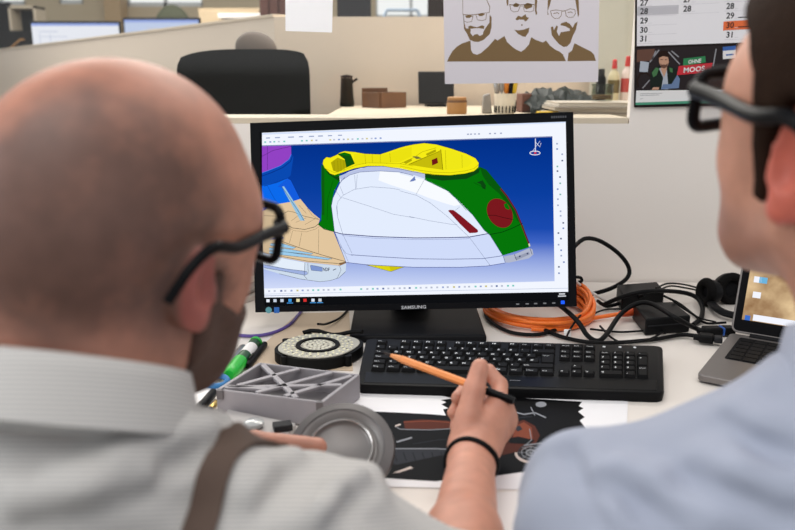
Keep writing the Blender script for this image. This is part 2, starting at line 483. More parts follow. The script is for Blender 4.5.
# small dark screen, wooden pot
Y = 2.5; X = at_counter(436, Y)
t = thing('tablet_stand', 'small dark grey screen on the cabinet at the left edge of the poster', 'screen', (X, Y, CZ), rotz(.1))
R = rotx(math.radians(-12))
MB().box((0, 0, .058), (.112, .008, .10), R=R).build('screen', dark_grey, t, bevel=.003)
MB().box((0, .012, .004), (.06, .07, .008)).build('foot', black, t, bevel=.002)
Y = 1.98; X = at_counter(457, Y)
t = thing('wooden_pot', 'round light brown wooden pot on the cabinet, above the monitor top edge', 'pot', (X, Y, CZ))
r = pxs(10, Y)
MB().lathe([(r * .95, 0), (r, .004), (r, .028), (r * .94, .030), (r * .94, .038), (r * .97, .040), (r * .8, .042)], n=28).build('body', pale_wood, t)
MB().lathe([(r * .99, .0281), (r * 1.03, .031), (r * .99, .0339)], n=28).build('ring', wood, t)
# a white beaker with dark marks full of tools
Y = 1.98; X = at_counter(505, Y)
t = thing('tool_beaker', 'white beaker with dark stripes full of small tools, below the portrait poster', 'beaker', (X, Y, CZ))
r = pxs(11, Y)
MB().lathe([(r * .85, 0), (r * .9, .003), (r, .05), (r * .94, .05), (r * .84, .004)], n=28).build('cup', mat('white_cup', (226, 218, 204), .5), t)
mb = MB()
for k in range(9):
    a = PI + PI * (k + .5) / 9
    mb.box((r * .96 * math.cos(a), r * .96 * math.sin(a), .012), (.0026, .0026, .016), R=rotz(a))
mb.build('dark_marks', black_matt, t)
for k, (dx, L, c) in enumerate([(-.7, .075, 'steel'), (-.3, .085, 'tool_grey'), (.1, .08, 'orange_handle'), (.45, .07, 'tool_black'), (.75, .078, 'yellow_handle')]):
    m = {'steel': mat('steel', (170, 170, 172), .3, 1), 'tool_grey': mat('tool_grey', (150, 146, 142), .5), 'orange_handle': mat('orange_handle', (216, 128, 36), .5), 'tool_black': black, 'yellow_handle': mat('yellow_handle', (222, 184, 40), .5)}[c]
    tt = thing('hand_tool', ['bare steel rod', 'grey rod', 'orange handled tool', 'black handled tool', 'yellow handled tool'][k] + ' standing in the white beaker below the portrait poster', 'tool', (X + dx * r * .6, Y, CZ + .006), None, 'tools in the white beaker')
    MB().cyl((0, 0, 0), (dx * .012, .004, L * .55), .0028).build('shaft', mat('steel', (170, 170, 172), .3, 1), tt)
    MB().lathe([(.003, 0), (.0058, .004), (.0062, .02), (.005, .032), (.002, .036)], (dx * .012, .004, L * .55), frame((dx * .2, .05, 1)), 14).build('handle', m, tt)
# grey clamp and brown block beside it
Y = 2.02; X = at_counter(487, Y)
tag(MB().hexa([(X - .012, Y - .02, CZ), (X + .012, Y - .02, CZ), (X + .012, Y + .02, CZ), (X - .012, Y + .02, CZ)], [(X - .01, Y - .016, CZ + .045), (X + .006, Y - .016, CZ + .05), (X + .006, Y + .016, CZ + .05), (X - .01, Y + .016, CZ + .045)]).build('metal_block', mat('tool_grey', (150, 146, 142), .5), bevel=.003),
    'small grey metal block left of the white beaker', 'block')
Y = 2.1; X = at_counter(524, Y)
tag(MB().box((X, Y, CZ + .024), (.026, .05, .048), R=rotz(.15)).build('brown_box', mat('red_brown', (112, 70, 56), .6), bevel=.002), 'small red-brown box right of the white beaker, below the poster', 'box')
# yellow tape measure lying in front
Y = 1.86; X = at_counter(548, Y)
tag(MB().box((X, Y, CZ + .006), (.05, .02, .012), R=rotz(.1)).build('folding_rule', mat('yellow_handle', (222, 184, 40), .5), bevel=.003), 'yellow folding rule in front of the dark foil, behind the monitor top edge', 'ruler')
# crumpled dark foil
def foil(x0, x1, y0, y1, Y, name, m, label, seed):
    rnd = random.Random(seed); mb = MB(); n, k = 22, 12; vs = []; fs = []
    a = ony(x0, y1, Y); b = ony(x1, y1, Y); hh = ony(x0, y0, Y)[2] - CZ
    for j in range(k):
        for i in range(n):
            u, v = i / (n - 1), j / (k - 1)
            z = CZ + .003 + hh * max(0, math.sin(PI * min(1, v * 1.0)) ** .7) * (.55 + .45 * math.sin(PI * u) ** .5) * (.6 + .4 * rnd.random()) * (1 if 0 < j < k - 1 else 0)
            vs.append((a[0] + (b[0] - a[0]) * u + rnd.uniform(-.004, .004), Y - .03 + .30 * v + rnd.uniform(-.008, .008), z))
    for j in range(k - 1):
        for i in range(n - 1): fs.append((j * n + i, j * n + i + 1, (j + 1) * n + i + 1, (j + 1) * n + i))
    mb.add(vs, fs); o = mb.build(name, m, ang=25)
    so = o.modifiers.new('thick', 'SOLIDIFY'); so.thickness = .002
    return tag(o, label, 'foil')
foil(528, 600, 86, 108, 2.02, 'plastic_foil', mat('dark_foil', (44, 49, 47), .38), 'crumpled dark plastic foil heaped on the cabinet below the poster', 3)
# stack of papers
Y = 1.95
for k in range(7):
    rnd = random.Random(k); x0 = ony(548, 100, Y)[0] + rnd.uniform(-.01, .01); x1 = ony(652, 100, Y)[0]
    hgt = .0042
    lab = ['bottom one', 'second from the bottom', 'third from the bottom', 'middle one', 'third from the top', 'second from the top', 'topmost one'][k]
    tag(MB().box(((x0 + x1) / 2, Y - .03 + rnd.uniform(-.008, .008), CZ + .0005 + hgt / 2 + k * (hgt + .0004)), (x1 - x0, .17, hgt), R=rotz(rnd.uniform(-.03, .03))).build('magazine', mat('mag%d' % (k % 3), [(196, 186, 172), (168, 160, 150), (214, 206, 194)][k % 3], .6), bevel=.0008),
        'magazine piled on the cabinet right of the foil, ' + lab, 'magazine', 'magazines piled on the cabinet')
PZ = CZ + .0005 + 7 * .0046
# glass jar on the papers
X = at_counter(602, 1.93)
t = thing('glass_jar', 'low clear glass jar with brown contents standing on the pile of magazines', 'jar', (X, 1.93, PZ + .001))
r = .026
MB().lathe([(r * .9, 0), (r, .004), (r, .028), (r * .96, .034), (r * 1.04, .036), (r * 1.04, .040), (r * .93, .040), (r * .9, .03), (r * .92, .005), (.001, .004)], n=28, cap=False).build('glass', glass('jar_glass', (222, 226, 220)), t)
MB().lathe([(r * .88, .0045), (r * .9, .008), (r * .89, .014), (.001, .0145)], n=28).build('contents', pale_wood, t)
# glue bottles and black can at the whiteboard
wb = structure(MB().box((at_counter(640, 2.57) + .02, 2.585, 1.36), (.36, .02, .58)).build('trim_5', mat('grey_board', (196, 196, 186), .5), bevel=.003))
for x, hpx, body, lab in ((612.5, 24, (206, 196, 160), 'left one with an olive label'), (625.5, 27, (212, 196, 190), 'right, taller one with a red label')):
    Y = 2.42; X = at_counter(x, Y); h = pxs(hpx, Y); r = pxs(5.4, Y)
    t = thing('glue_bottle', 'pale red-capped bottle left of the calendar, ' + lab, 'bottle', (X, Y, CZ), None, 'red capped bottles')
    zb = ony(x, 84, Y)[2] - CZ; zb = max(zb, 0); 
    t.location.z = CZ + .0
    h = h + zb
    MB().lathe([(r, 0), (r * 1.05, .004), (r * 1.05, h * .62), (r * .8, h * .72), (r * .4, h * .78), (r * .4, h * .8)], n=24).build('body', mat('bottle_%d' % x, body, .4), t)
    MB().lathe([(r * 1.06, h * .3), (r * 1.07, h * .31), (r * 1.07, h * .56), (r * 1.06, h * .57)], n=24).build('paper_label', mat('bl_%d' % x, (104, 90, 48) if x < 620 else (176, 54, 46), .5), t)
    MB().lathe([(r * .48, h * .8), (r * .5, h * .81), (r * .4, h * .98), (r * .2, h)], n=20).build('cap', mat('red_cap', (196, 36, 34), .4), t)
Y = 2.4; X = at_counter(600, Y)
t = thing('spray_can', 'narrow black can beside the red capped bottles, right edge of the portrait poster', 'can', (X, Y, CZ))
MB().lathe([(.014, 0), (.0145, .003), (.0145, .085), (.011, .094)], n=24).build('body', black, t)
MB().lathe([(.0095, .0941), (.0095, .112), (.006, .114)], n=18).build('cap', dark_grey, t)
# office chair in front of the tan partition
Y = 2.28; c = ony(246, 84, Y)
t = thing('office_chair', 'black high-backed office chair with a grey headrest in front of the tan partition', 'chair', (c[0], Y, 0), rotz(.12))
wv = pxs(63, Y)
mb = MB(); prof = []
n, k = 28, 30; vs = []; fs = []; zt_ = ony(246, 49.5, Y)[2]; zb_ = .62
for side in (0, 1):
    for j in range(k):
        v = j / (k - 1); z = zb_ + (zt_ - zb_) * v
        hw = wv * (1 - max(0, (v - .84) / .16) ** 5 * .09) * (.90 + .10 * min(1, v / .5))
        for i in range(n):
            u = -1 + 2 * i / (n - 1)
            zz = z - (.012 * abs(u) ** 5 if v > .7 else 0) * (v - .7) / .3 - (.012 * (u < 0) * u * u if v > .9 else 0)
            vs.append((u * hw, -.03 + .055 * (u * u) * -1 + .05 * math.sin(PI * v) + side * (.05 if 0 < i < n - 1 and 0 < j < k - 1 else .02), zz))
for side in (0, 1):
    for j in range(k - 1):
        for i in range(n - 1):
            q = [side * n * k + j * n + i, side * n * k + j * n + i + 1, side * n * k + (j + 1) * n + i + 1, side * n * k + (j + 1) * n + i]
            fs.append(tuple(q if side else q[::-1]))
edge = [j * n for j in range(k)] + [(k - 1) * n + i for i in range(1, n)] + [j * n + n - 1 for j in range(k - 2, -1, -1)] + [i for i in range(n - 2, 0, -1)]
for a, b in zip(edge, edge[1:] + edge[:1]): fs.append((a, b, b + n * k, a + n * k))
mb.add(vs, fs); mb.build('backrest', mat('chair_mesh', (17, 17, 15), .5, bump=.2, bscale=300), t)
hc = ony(263, 45, Y + .16)
dx = (hc[0] - c[0])
MB().ell((dx - .0, .12, hc[2] - .012), (.062, .03, .05), rotx(-.15) @ roty(.25)).build('headrest', mat('grey_mesh', (112, 100, 92), .7), t)['label'] = 'grey headrest'
MB().tube([(dx, .10, hc[2] - .04), (dx * .5, .11, hc[2] - .2), (0, .09, .9)], .012).build('headrest_post', black, t)
MB().box((0, -.2, .48), (.42, .42, .07)).build('seat', black_matt, t, bevel=.03, seg=4)
MB().tube([(0, .07, .80), (0, .12, .58), (0, .02, .44), (0, -.15, .43)], .02).build('back_bar', black, t)
MB().cyl((0, -.2, .1), (0, -.2, .45), .03).build('gas_lift', black, t)
for k in range(5):
    a = 2 * PI * k / 5 + .3
    l = MB().tube([(0, -.2, .12), (.12 * math.cos(a), -.2 + .12 * math.sin(a), .105), (.22 * math.cos(a), -.2 + .22 * math.sin(a), .07)], [.022, .018, .014]).build('leg', black, t)
    MB().lathe([(.02, -.014), (.027, -.01), (.027, .01), (.02, .014)], (.22 * math.cos(a), -.2 + .22 * math.sin(a), .027), frame((math.sin(a), -math.cos(a), 0)), 18).build('caster', black, l)

# next bay: two lit screens on a raised desk
DZ = 1.06
t = thing('standing_desk', 'raised pale desk behind the tan partition under the two lit screens', 'desk', (-1.72, 5.5, 0))
MB().box((0, 0, DZ - .0125), (1.06, .62, .025)).build('top', mat('cabinet_top', (214, 200, 178), .5), t, bevel=.003)
for x in (-.48, .48): MB().box((x, 0, .518), (.06, .5, 1.033)).build('leg', mat('steel', (170, 170, 172), .3, 1), t)
def far_screen(x0, x1, yt, Y, yaw, c0, lab, bars, xo=0):
    a, b = ony(x0, yt, Y), ony(x1, yt, Y); W = abs(b[0] - a[0]) / math.cos(yaw); H = W * .6; zt = a[2]
    t = thing('desktop_monitor', lab, 'monitor', ((a[0] + b[0]) / 2, Y, DZ), rotz(yaw), 'lit monitors beyond the partition')
    zc = zt - DZ - H / 2
    MB().box((0, .012, zc), (W, .022, H)).build('housing', black, t, bevel=.004)
    mb = MB(); w2, h2 = W / 2 - .012, H / 2 - .014
    mb.poly([(-w2, -.0002, zc - h2), (w2, -.0002, zc - h2), (w2, -.0002, zc + h2), (-w2, -.0002, zc + h2)], 0)
    mb.poly([(-w2, -.0006, zc + h2 - .016), (w2, -.0006, zc + h2 - .016), (w2, -.0006, zc + h2), (-w2, -.0006, zc + h2)], 1)
    for (u0, v0, u1, v1) in bars:
        mb.poly([(-w2 + 2 * w2 * u0, -.0006, zc + h2 - 2 * h2 * v1), (-w2 + 2 * w2 * u1, -.0006, zc + h2 - 2 * h2 * v1), (-w2 + 2 * w2 * u1, -.0006, zc + h2 - 2 * h2 * v0), (-w2 + 2 * w2 * u0, -.0006, zc + h2 - 2 * h2 * v0)], 2)
    mb.build('screen', [emit('fs_%s' % str(c0), c0), emit('fs_bar', (150, 170, 235)), emit('fs_line', (206, 212, 232))], t, smooth=False)
    MB().box((0, .05, (zc - H * .3) / 2 + .01), (.05, .02, zc - H * .3)).build('neck', black, t)
    MB().box((0, .03, .006), (.24, .18, .012)).build('foot', black, t, bevel=.003)
far_screen(29, 120, 21, 5.3, .0, (240, 243, 255), 'lit white computer screen beyond the tan partition, the left of the pair', [(.08, .15, .3, .17), (.08, .25, .4, .265), (.08, .2, .09, .8), (.2, .2, .21, .8), (.12, .4, .5, .41)])
far_screen(122, 200, 17.5, 5.3, .0, (198, 212, 244), 'lit pale blue computer screen beyond the tan partition, the right of the pair', [(.3, .18, .45, .22), (.5, .25, .8, .33)])
# dark clutter at the far left
t = thing('side_table', 'raised dark table under the dark things, top left corner beyond the partition', 'table', (-3.35, 7.02, 0))
MB().box((0, 0, DZ - .0125), (.95, .8, .025)).build('top', dark_grey, t, bevel=.003)
for x in (-.42, .42): MB().box((x, 0, .518), (.05, .6, 1.033)).build('leg', black, t)
t = thing('dark_monitor', 'large dark screen turned off, top left corner beyond the partition', 'monitor', (ony(-12, 20, 7.1)[0], 7.1, DZ))
zt = ony(0, 4, 7.1)[2] - DZ
MB().box((0, 0, zt - .13), (.42, .04, .28)).build('housing', black, t, bevel=.006)
MB().box((0, .02, (zt - .2) / 2), (.05, .03, zt - .2)).build('neck', black, t)
MB().box((0, .0, .006), (.22, .16, .012)).build('foot', black, t, bevel=.003)
t = thing('open_shelf_box', 'cream framed box with a dark inside, left of the lit white screen', 'box', (ony(28, 20, 7.0)[0], 7.0, DZ))
zt = ony(0, 7, 7.0)[2] - DZ
for sx in (-1, 1): MB().box((sx * .105, 0, zt / 2), (.02, .2, zt)).build('side', cream, t)
MB().box((0, 0, zt - .008), (.23, .2, .02)).build('top', cream, t)
MB().box((0, .09, zt / 2), (.19, .01, zt - .02)).build('back', black_matt, t)
t = thing('equipment_case', 'low black equipment case left of the lit white screen, below the cream framed box', 'case', (ony(12, 40, 6.75)[0], 6.74, DZ))
zt = ony(0, 31, 6.74)[2] - DZ
MB().box((0, 0, zt / 2), (.36, .14, zt)).build('body', black_matt, t, bevel=.012)
MB().tube([(-.12, -.074, zt * .45), (-.1, -.095, zt * .5), (.12, -.095, zt * .85), (.14, -.074, zt * .85)], .007).build('handle', pale_wood, t)
# olive chair back, tan cupboard with white trays, dark doors
c = ony(172, 12, 5.95)
t = thing('task_chair', 'dark olive padded chair back behind the pale blue screen', 'chair', (c[0], 5.95, 0))
zt = ony(172, 4.5, 5.95)[2]
mb = MB(); mb.ell((0, 0, zt - .30), (.17, .05, .30)); mb.build('backrest', mat('olive_fabric', (62, 66, 46), .8), t)
MB().box((0, -.25, .62), (.4, .42, .08)).build('seat', mat('olive_fabric', (62, 66, 46), .8), t, bevel=.03)
MB().tube([(0, .03, zt - .45), (0, .05, .62), (0, -.2, .55)], .02).build('back_bar', black, t)
MB().cyl((0, -.25, .03), (0, -.25, .58), .03).build('gas_lift', black, t)
MB().lathe([(.28, 0), (.28, .02), (.05, .05)], (0, -.25, 0), None, 24).build('foot', black, t)
def cab(x0, x1, yt, Y, name, m, lab, cat, fr):
    a, b = ony(x0, yt, Y), ony(x1, yt, Y)
    t = thing(name, lab, cat, ((a[0] + b[0]) / 2, Y, 0)); W = b[0] - a[0]
    MB().box((0, .2, a[2] / 2), (W, .38, a[2])).build('body', m, t, smooth=False)
    for k in range(fr):
        d = MB().box((-W / 2 + W * (k + .5) / fr, 0, a[2] / 2), (W / fr - .012, .014, a[2] - .04)).build('door', m, t, bevel=.003)
        MB().cyl((-W / 2 + W * (k + .85) / fr, -.02, a[2] * .5), (-W / 2 + W * (k + .85) / fr, -.02, a[2] * .5 + .12), .007).build('handle', mat('steel', (170, 170, 172), .3, 1), d)
    return a[2]
zc = cab(198, 259, 8, 6.0, 'tan_cupboard', mat('tan_cupboard', (204, 182, 150), .6), 'tan cupboard beyond the partition, right of the olive chair back', 'cupboard', 2)
cab(258, 288, -30, 4.7, 'dark_wardrobe', mat('dark_cherry', (72, 36, 26), .5, noise=.3, nscale=9), 'tall dark cherry wardrobe left of the white sheet on the glass', 'wardrobe', 3)
c = ony(248, 17, 5.2)
t = thing('paper_tray', 'white paper tray on a post in front of the tan cupboard', 'tray', (c[0], 5.2, 0))
MB().box((0, 0, c[2]), (.34, .2, .03)).build('tray', white_paper, t, bevel=.004)
MB().cyl((0, 0, .012), (0, 0, c[2] - .014), .02).build('post', cream, t)
MB().lathe([(.15, 0), (.15, .012)], n=24).build('foot', cream, t)
# behind the facing stretch of partition
def on_post(x0, x1, y0, y1, Y, name, m, lab, cat):
    a, b = ony(x0, y0, Y), ony(x1, y1, Y)
    t = thing(name, lab, cat, ((a[0] + b[0]) / 2, Y, 0)); W = b[0] - a[0]; H = a[2] - b[2]
    MB().box((0, 0, (a[2] + b[2]) / 2), (W, .05, H)).build('housing', m, t, bevel=.006)
    MB().box((0, .035, b[2] / 2 + .06), (.05, .02, b[2] + .1)).build('neck', black, t)
    MB().box((0, 0, .01), (.4, .4, .02)).build('foot', black, t)
    return t
on_post(337, 371, -22, 20, 3.3, 'wall_screen_stand', mat('slate', (46, 46, 50), .4), 'dark slate screen above the partition, right of the white sheet on the glass', 'screen')
on_post(428, 452, -20, 26, 3.6, 'speaker_stand', mat('dark_brown', (38, 28, 24), .6), 'dark brown loudspeaker above the partition, touching the upper left of the poster', 'speaker')
c = ony(402, 14, 4.6)
t = thing('clothes_rail', 'pale blue tubular rack before the bright window, left of the poster', 'rack', (c[0], 4.6, 0))
bl = mat('pale_blue_tube', (150, 166, 186), .4)
zt = ony(402, 10, 4.6)[2]
for sx in (-1, 1):
    MB().tube([(sx * .10, 0, .01), (sx * .10, 0, zt - .03), (sx * .085, 0, zt)], .009).build('upright', bl, t)
    MB().box((sx * .10, 0, .01), (.04, .4, .02)).build('foot', bl, t)
MB().tube([(-.085, 0, zt), (.085, 0, zt)], .009).build('rail', bl, t)
MB().tube([(-.10, 0, zt - .06), (.10, 0, zt - .06)], .007).build('rail', bl, t)

# ------------------------------------------------------------------ on the glass: white sheet, portrait poster; on the panel: calendar
GY = WY + .022
def gq(x, y, Y=GY - .002): return ony(x, y, Y)
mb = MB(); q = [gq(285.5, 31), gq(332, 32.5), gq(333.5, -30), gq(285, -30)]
mb.prism(q, (0, .0006, 0))  # pale translucent sheet put in as a window's bright reflection in the glass
tl = bpy.data.materials.new('reflection_sheet'); tl.use_nodes = True
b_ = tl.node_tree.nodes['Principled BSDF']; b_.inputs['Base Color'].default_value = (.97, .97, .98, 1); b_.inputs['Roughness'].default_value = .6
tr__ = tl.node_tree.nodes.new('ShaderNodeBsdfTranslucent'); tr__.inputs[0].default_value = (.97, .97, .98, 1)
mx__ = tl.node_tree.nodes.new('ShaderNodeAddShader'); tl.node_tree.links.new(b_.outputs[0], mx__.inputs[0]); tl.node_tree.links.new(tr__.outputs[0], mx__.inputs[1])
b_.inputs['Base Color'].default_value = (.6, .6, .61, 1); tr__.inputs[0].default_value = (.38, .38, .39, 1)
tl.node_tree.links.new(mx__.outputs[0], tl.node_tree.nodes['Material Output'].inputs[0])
o = mb.build('white_sheet', tl, smooth=False); tag(o, 'white sheet standing for a window reflection on the glass above the black office chair', 'paper')

pp = WY - .004
t = thing('poster', 'white poster of three bearded men in glasses printed brown, above the monitor', 'poster', gq(521, 83, pp))
T0 = V3(gq(521, 83, pp))
def pq(x, y, l=0): return V3(ony(x, y, pp - .0001 * l)) - T0
mb = MB(); mb.prism([pq(445, 84), pq(598, 82), pq(600.5, -70), pq(442, -70)], (0, .0008, 0))
mb.build('sheet', mat('poster_paper', (222, 216, 222), .65), t, smooth=False)
mb = MB()
BR = mat('brown_print', (124, 98, 62), .7)
def pz1(pts, ox, oy, k=8.83, l=1, m=0): mb.poly([pq(ox + x / k, oy + y / k, l) for x, y in pts], m)
def pst(pts, w_, ox, oy, k=8.83, l=1, m=0): strip(mb, [(ox + x / k, oy + y / k) for x, y in pts], w_, lambda x, y: pq(x, y, l), m)
# shoulders, one brown mass with three white necklines
body = [(447, 61.6), (449, 57), (452.5, 51), (457, 46.5), (462, 43.5), (470.5, 40.5), (471, 50), (473, 53.5), (477, 54.8), (481, 53), (488, 47), (495, 38.8), (497.5, 40.5), (504.5, 36), (507, 42), (512, 46.5), (516, 49.5), (521, 51.8), (525, 49), (529, 44.5), (531.2, 37.2), (536, 40), (543, 42.5), (546, 40.5), (550, 45.5), (555, 49.5), (559.5, 51.5), (563, 54.5), (566, 61.2)]
mb.poly([pq(x, y, 1) for x, y in body])
mb.poly([pq(x, y, 1) for x, y in [(567.5, 61.2), (568.5, 53), (572, 50.5), (574.5, 43.2), (584, 48), (591, 51.5), (594, 54.5), (596, 60.8)]])
# man on the left: beard, glasses, scalp line
pz1([(205, 130), (212, 255), (240, 300), (262, 350), (300, 368), (340, 370), (385, 352), (440, 300), (455, 240), (455, 150), (438, 130), (436, 200), (400, 250), (385, 275), (378, 305), (350, 318), (330, 300), (305, 305), (290, 320), (268, 290), (272, 262), (248, 230), (252, 252), (228, 250), (215, 200), (210, 130)], 440, 0)
pz1([(250, 235), (270, 225), (300, 235), (330, 240), (372, 222), (392, 232), (388, 256), (345, 248), (300, 250), (262, 255)], 440, 0)
pst([(200, 128), (260, 132), (320, 128), (370, 118), (435, 112), (440, 60), (412, 0)], .7, 440, 0)
for c_ in ([(208, 140), (212, 185), (240, 198), (280, 190), (292, 135)], [(318, 130), (330, 175), (370, 182), (405, 172), (412, 122)]): pst(c_, .55, 440, 0)
for c_ in ([(222, 140), (255, 132), (290, 140), (262, 158), (232, 158)], [(335, 128), (368, 118), (400, 124), (372, 142), (345, 142)]): pz1(c_, 440, 0)
pst([(405, 0), (380, -180), (300, -260), (220, -190), (200, -20), (202, 128)], .4, 440, 0)
# man in the middle
pz1([(655, 262), (690, 268), (738, 262), (790, 243), (782, 285), (755, 325), (730, 322), (690, 300)], 440, 0)
pz1([(585, 0), (605, 0), (602, 45), (592, 52)], 440, 0)
pz1([(130 + 707, 0), (152 + 707, 0), (145 + 707, 90), (152 + 707, 120), (140 + 707, 135), (132 + 707, 95)], 440, 0)
pz1([(640, 45), (670, 25), (702, 38), (690, 62), (655, 62)], 440, 0); pz1([(740, 45), (770, 25), (812, 35), (815, 62), (765, 82), (745, 70)], 440, 0)
pst([(618, 45), (625, 90), (650, 105), (690, 100), (705, 60), (735, 55), (745, 100), (800, 105), (825, 95), (832, 45)], .55, 440, 0); pst([(610, 42), (705, 45), (735, 42), (835, 40)], .8, 440, 0)
pz1([(690, 138), (720, 150), (755, 125), (765, 152), (785, 155), (770, 180), (750, 190), (742, 175), (700, 172), (680, 180), (665, 170)], 440, 0)
pz1([(715, 218), (725, 212), (732, 225), (718, 228)], 440, 0)
pst([(598, 0), (580, -120), (640, -230), (720, -250), (800, -220), (850, -100), (845, 0)], 1.6, 440, 0)
# man on the right
pz1([(272, 240), (290, 232), (300, 265), (322, 225), (335, 232), (325, 280), (345, 320), (360, 285), (440, 272), (440, 255), (400, 232), (355, 222), (365, 205), (405, 192), (440, 210), (465, 245), (485, 205), (508, 192), (495, 260), (465, 320), (445, 380), (415, 410), (385, 415), (345, 390), (305, 345), (280, 310)], 520, 0)
pz1([(245, 0), (275, 0), (262, 50), (245, 95), (252, 130), (242, 130)], 520, 0); pz1([(488, 0), (518, 0), (522, 130), (512, 150), (502, 80)], 520, 0)
for c_ in ([(270, 95), (280, 140), (305, 163), (345, 160), (365, 135), (368, 95), (320, 88), (272, 95)], [(400, 95), (408, 140), (430, 155), (470, 150), (490, 120), (485, 85), (440, 78), (402, 95)]): pst(c_, .6, 520, 0)
pst([(368, 98), (400, 96)], .8, 520, 0)
pst([(295, 120), (330, 112), (345, 122)], .7, 520, 0); pst([(420, 112), (450, 105), (465, 115)], .7, 520, 0)
pst([(262, 0), (250, -120), (330, -230), (420, -235), (500, -140), (505, 0)], 2.2, 520, 0)
mb.build('printed_portraits', [BR], t, smooth=False, fix=False)

cp = WY - .006
T1 = V3(ony(700, 107, cp))
t = thing('wall_calendar', 'large wall calendar with dates above a photo of a man in leather jacket', 'calendar', T1)
def cq(x, y, l=0): return V3(ony(x, y, cp - .00012 * l)) - T1
def ck(x, y, l=0): return cq(630 + x / 4.815, y / 4.815, l)
mb = MB(); mb.prism([cq(634.5, 107.5), cq(850, 103), cq(850, -130), cq(637, -130)], (0, .004, 0))
mb.build('backing_board', mat('calendar_board', (34, 28, 28), .6), t, smooth=False)
cm = [mat('calendar_paper', (232, 230, 234), .6), mat('calendar_grey', (190, 188, 194), .6), mat('calendar_orange', (226, 106, 52), .6), mat('calendar_ink', (40, 40, 44), .6), mat('calendar_line', (206, 204, 210), .6)]
mb = MB()
mb.poly([ck(33, 222, 1), ck(900, 193, 1), ck(900, -620, 1), ck(38, -620, 1)], 0)
mb.poly([ck(34, 76, 2), ck(233, 66, 2), ck(235, 24, 2), ck(36, 32, 2)], 1)
mb.poly([ck(448, 148, 2), ck(640, 138, 2), ck(640, 92, 2), ck(450, 104, 2)], 2)
for col, x0, x1, ys, n0 in ((0, 40, 225, (14, 55, 100, 145, 187), 27), (1, 248, 430, (-2, 43), 27), (2, 455, 640, (-15, 30, 76, 122, 168), 27)):
    for k, yv in enumerate(ys):
        o_ = ck(x0 + 8, yv + 13, 3); ex = ck(x0 + 108, yv + 10, 3) - o_; ex /= np.linalg.norm(ex)
        put_text(mb, str(n0 + k), o_, ex, (0, 0, 1), .0112, 3, True)
        strip(mb, [(x0 + 48, yv + 12), (x0 + 66, yv + 11)], 2, lambda x, y: ck(x, y, 3), 4)
        strip(mb, [(x0, yv + 24), (x1, yv + 16)], 1.6, lambda x, y: ck(x, y, 3), 4)
        if col == 2 and k in (2, 3): strip(mb, [(x0 + 66, yv + 8), (x0 + 130, yv + 5)], 5, lambda x, y: ck(x, y, 3), 3)
for k in range(14):
    for x0, x1, n0 in ((40, 225, 26), (248, 430, 26), (455, 640, 26)):
        yv = -60 - 42 * k
        if n0 - k > 0: put_text(mb, str(n0 - k), ck(x0 + 8, yv + 10, 3), (1, 0, 0), (0, 0, 1), .0112, 3, True)
mb.build('date_sheet', cm, t, smooth=False, fix=False)
pm = [mat('cp_dark', (44, 38, 40), .5), mat('cp_brown', (92, 56, 40), .5), mat('cp_skin', (190, 146, 120), .6), mat('cp_hair', (40, 28, 24), .6), mat('cp_jacket', (30, 38, 34), .5), mat('cp_green', (56, 112, 62), .5),
      mat('cp_jeans', (96, 120, 158), .6), mat('cp_shirt', (168, 176, 188), .6), mat('cp_chrome', (140, 140, 146), .4), mat('cp_white', (226, 226, 226), .6), mat('cp_flag_green', (24, 122, 70), .5), mat('cp_flag_red', (196, 26, 44), .5), mat('cp_blue', (44, 92, 168), .5), mat('cp_teal', (66, 148, 118), .5)]
mb = MB()
def cpz(pts, l, m): mb.poly([ck(x, y, l) for x, y in pts], m)
cpz([(32, 434), (500, 425), (560, 415), (560, 215), (32, 232)], 1, 0)
cpz([(32, 300), (110, 290), (120, 235), (34, 240)], 2, 1)
cpz([(45, 345), (85, 348), (92, 300), (50, 294)], 3, 7)
for s_ in ([(95, 300), (140, 240)], [(105, 290), (125, 245)], [(185, 250), (240, 310)], [(200, 245), (235, 275)], [(400, 320), (415, 235)]): strip(mb, s_, 6, lambda x, y: ck(x, y, 3), 8)
strip(mb, [(40, 420), (34, 385), (50, 355), (80, 350), (105, 375)], 9, lambda x, y: ck(x, y, 3), 3)
strip(mb, [(60, 425), (95, 385)], 5, lambda x, y: ck(x, y, 3), 8)
cpz([(100, 430), (96, 370), (108, 335), (140, 318), (190, 318), (228, 335), (240, 375), (235, 420), (180, 432)], 4, 4)
cpz([(105, 350), (125, 325), (140, 330), (128, 362), (112, 372)], 5, 5); cpz([(190, 325), (205, 330), (205, 350), (192, 345)], 5, 5)
cpz([(140, 330), (160, 375), (150, 430), (185, 430), (178, 340), (165, 322)], 5, 7)
cpz([(148, 430), (160, 405), (200, 405), (228, 360), (240, 380), (235, 424)], 6, 6)
cpz([(148, 335), (150, 322), (140, 300), (140, 275), (160, 262), (184, 270), (187, 300), (178, 322), (176, 340), (164, 372)], 6, 2)
cpz([(136, 290), (134, 262), (150, 244), (178, 244), (190, 262), (187, 290), (182, 275), (160, 270), (142, 278)], 7, 3)
cpz([(146, 305), (150, 325), (164, 330), (178, 322), (182, 304), (172, 312), (164, 310), (154, 312)], 7, 1)
strip(mb, [(146, 286), (158, 288)], 3, lambda x, y: ck(x, y, 8), 3); strip(mb, [(168, 288), (180, 286)], 3, lambda x, y: ck(x, y, 8), 3)
cpz([(104, 432), (112, 420), (140, 420), (138, 432)], 7, 2)
cpz([(255, 318), (365, 300), (362, 270), (258, 282)], 8, 10)
cpz([(225, 362), (388, 348), (398, 302), (235, 318)], 9, 11)
o_ = ck(280, 307, 10); ex = ck(380, 297, 10) - o_; ex /= np.linalg.norm(ex)
put_text(mb, 'OHNE', o_, ex, (0, 0, 1), .0075, 9, True, width=.0252)
o_ = ck(258, 350, 10); ex = ck(358, 340.5, 10) - o_; ex /= np.linalg.norm(ex)
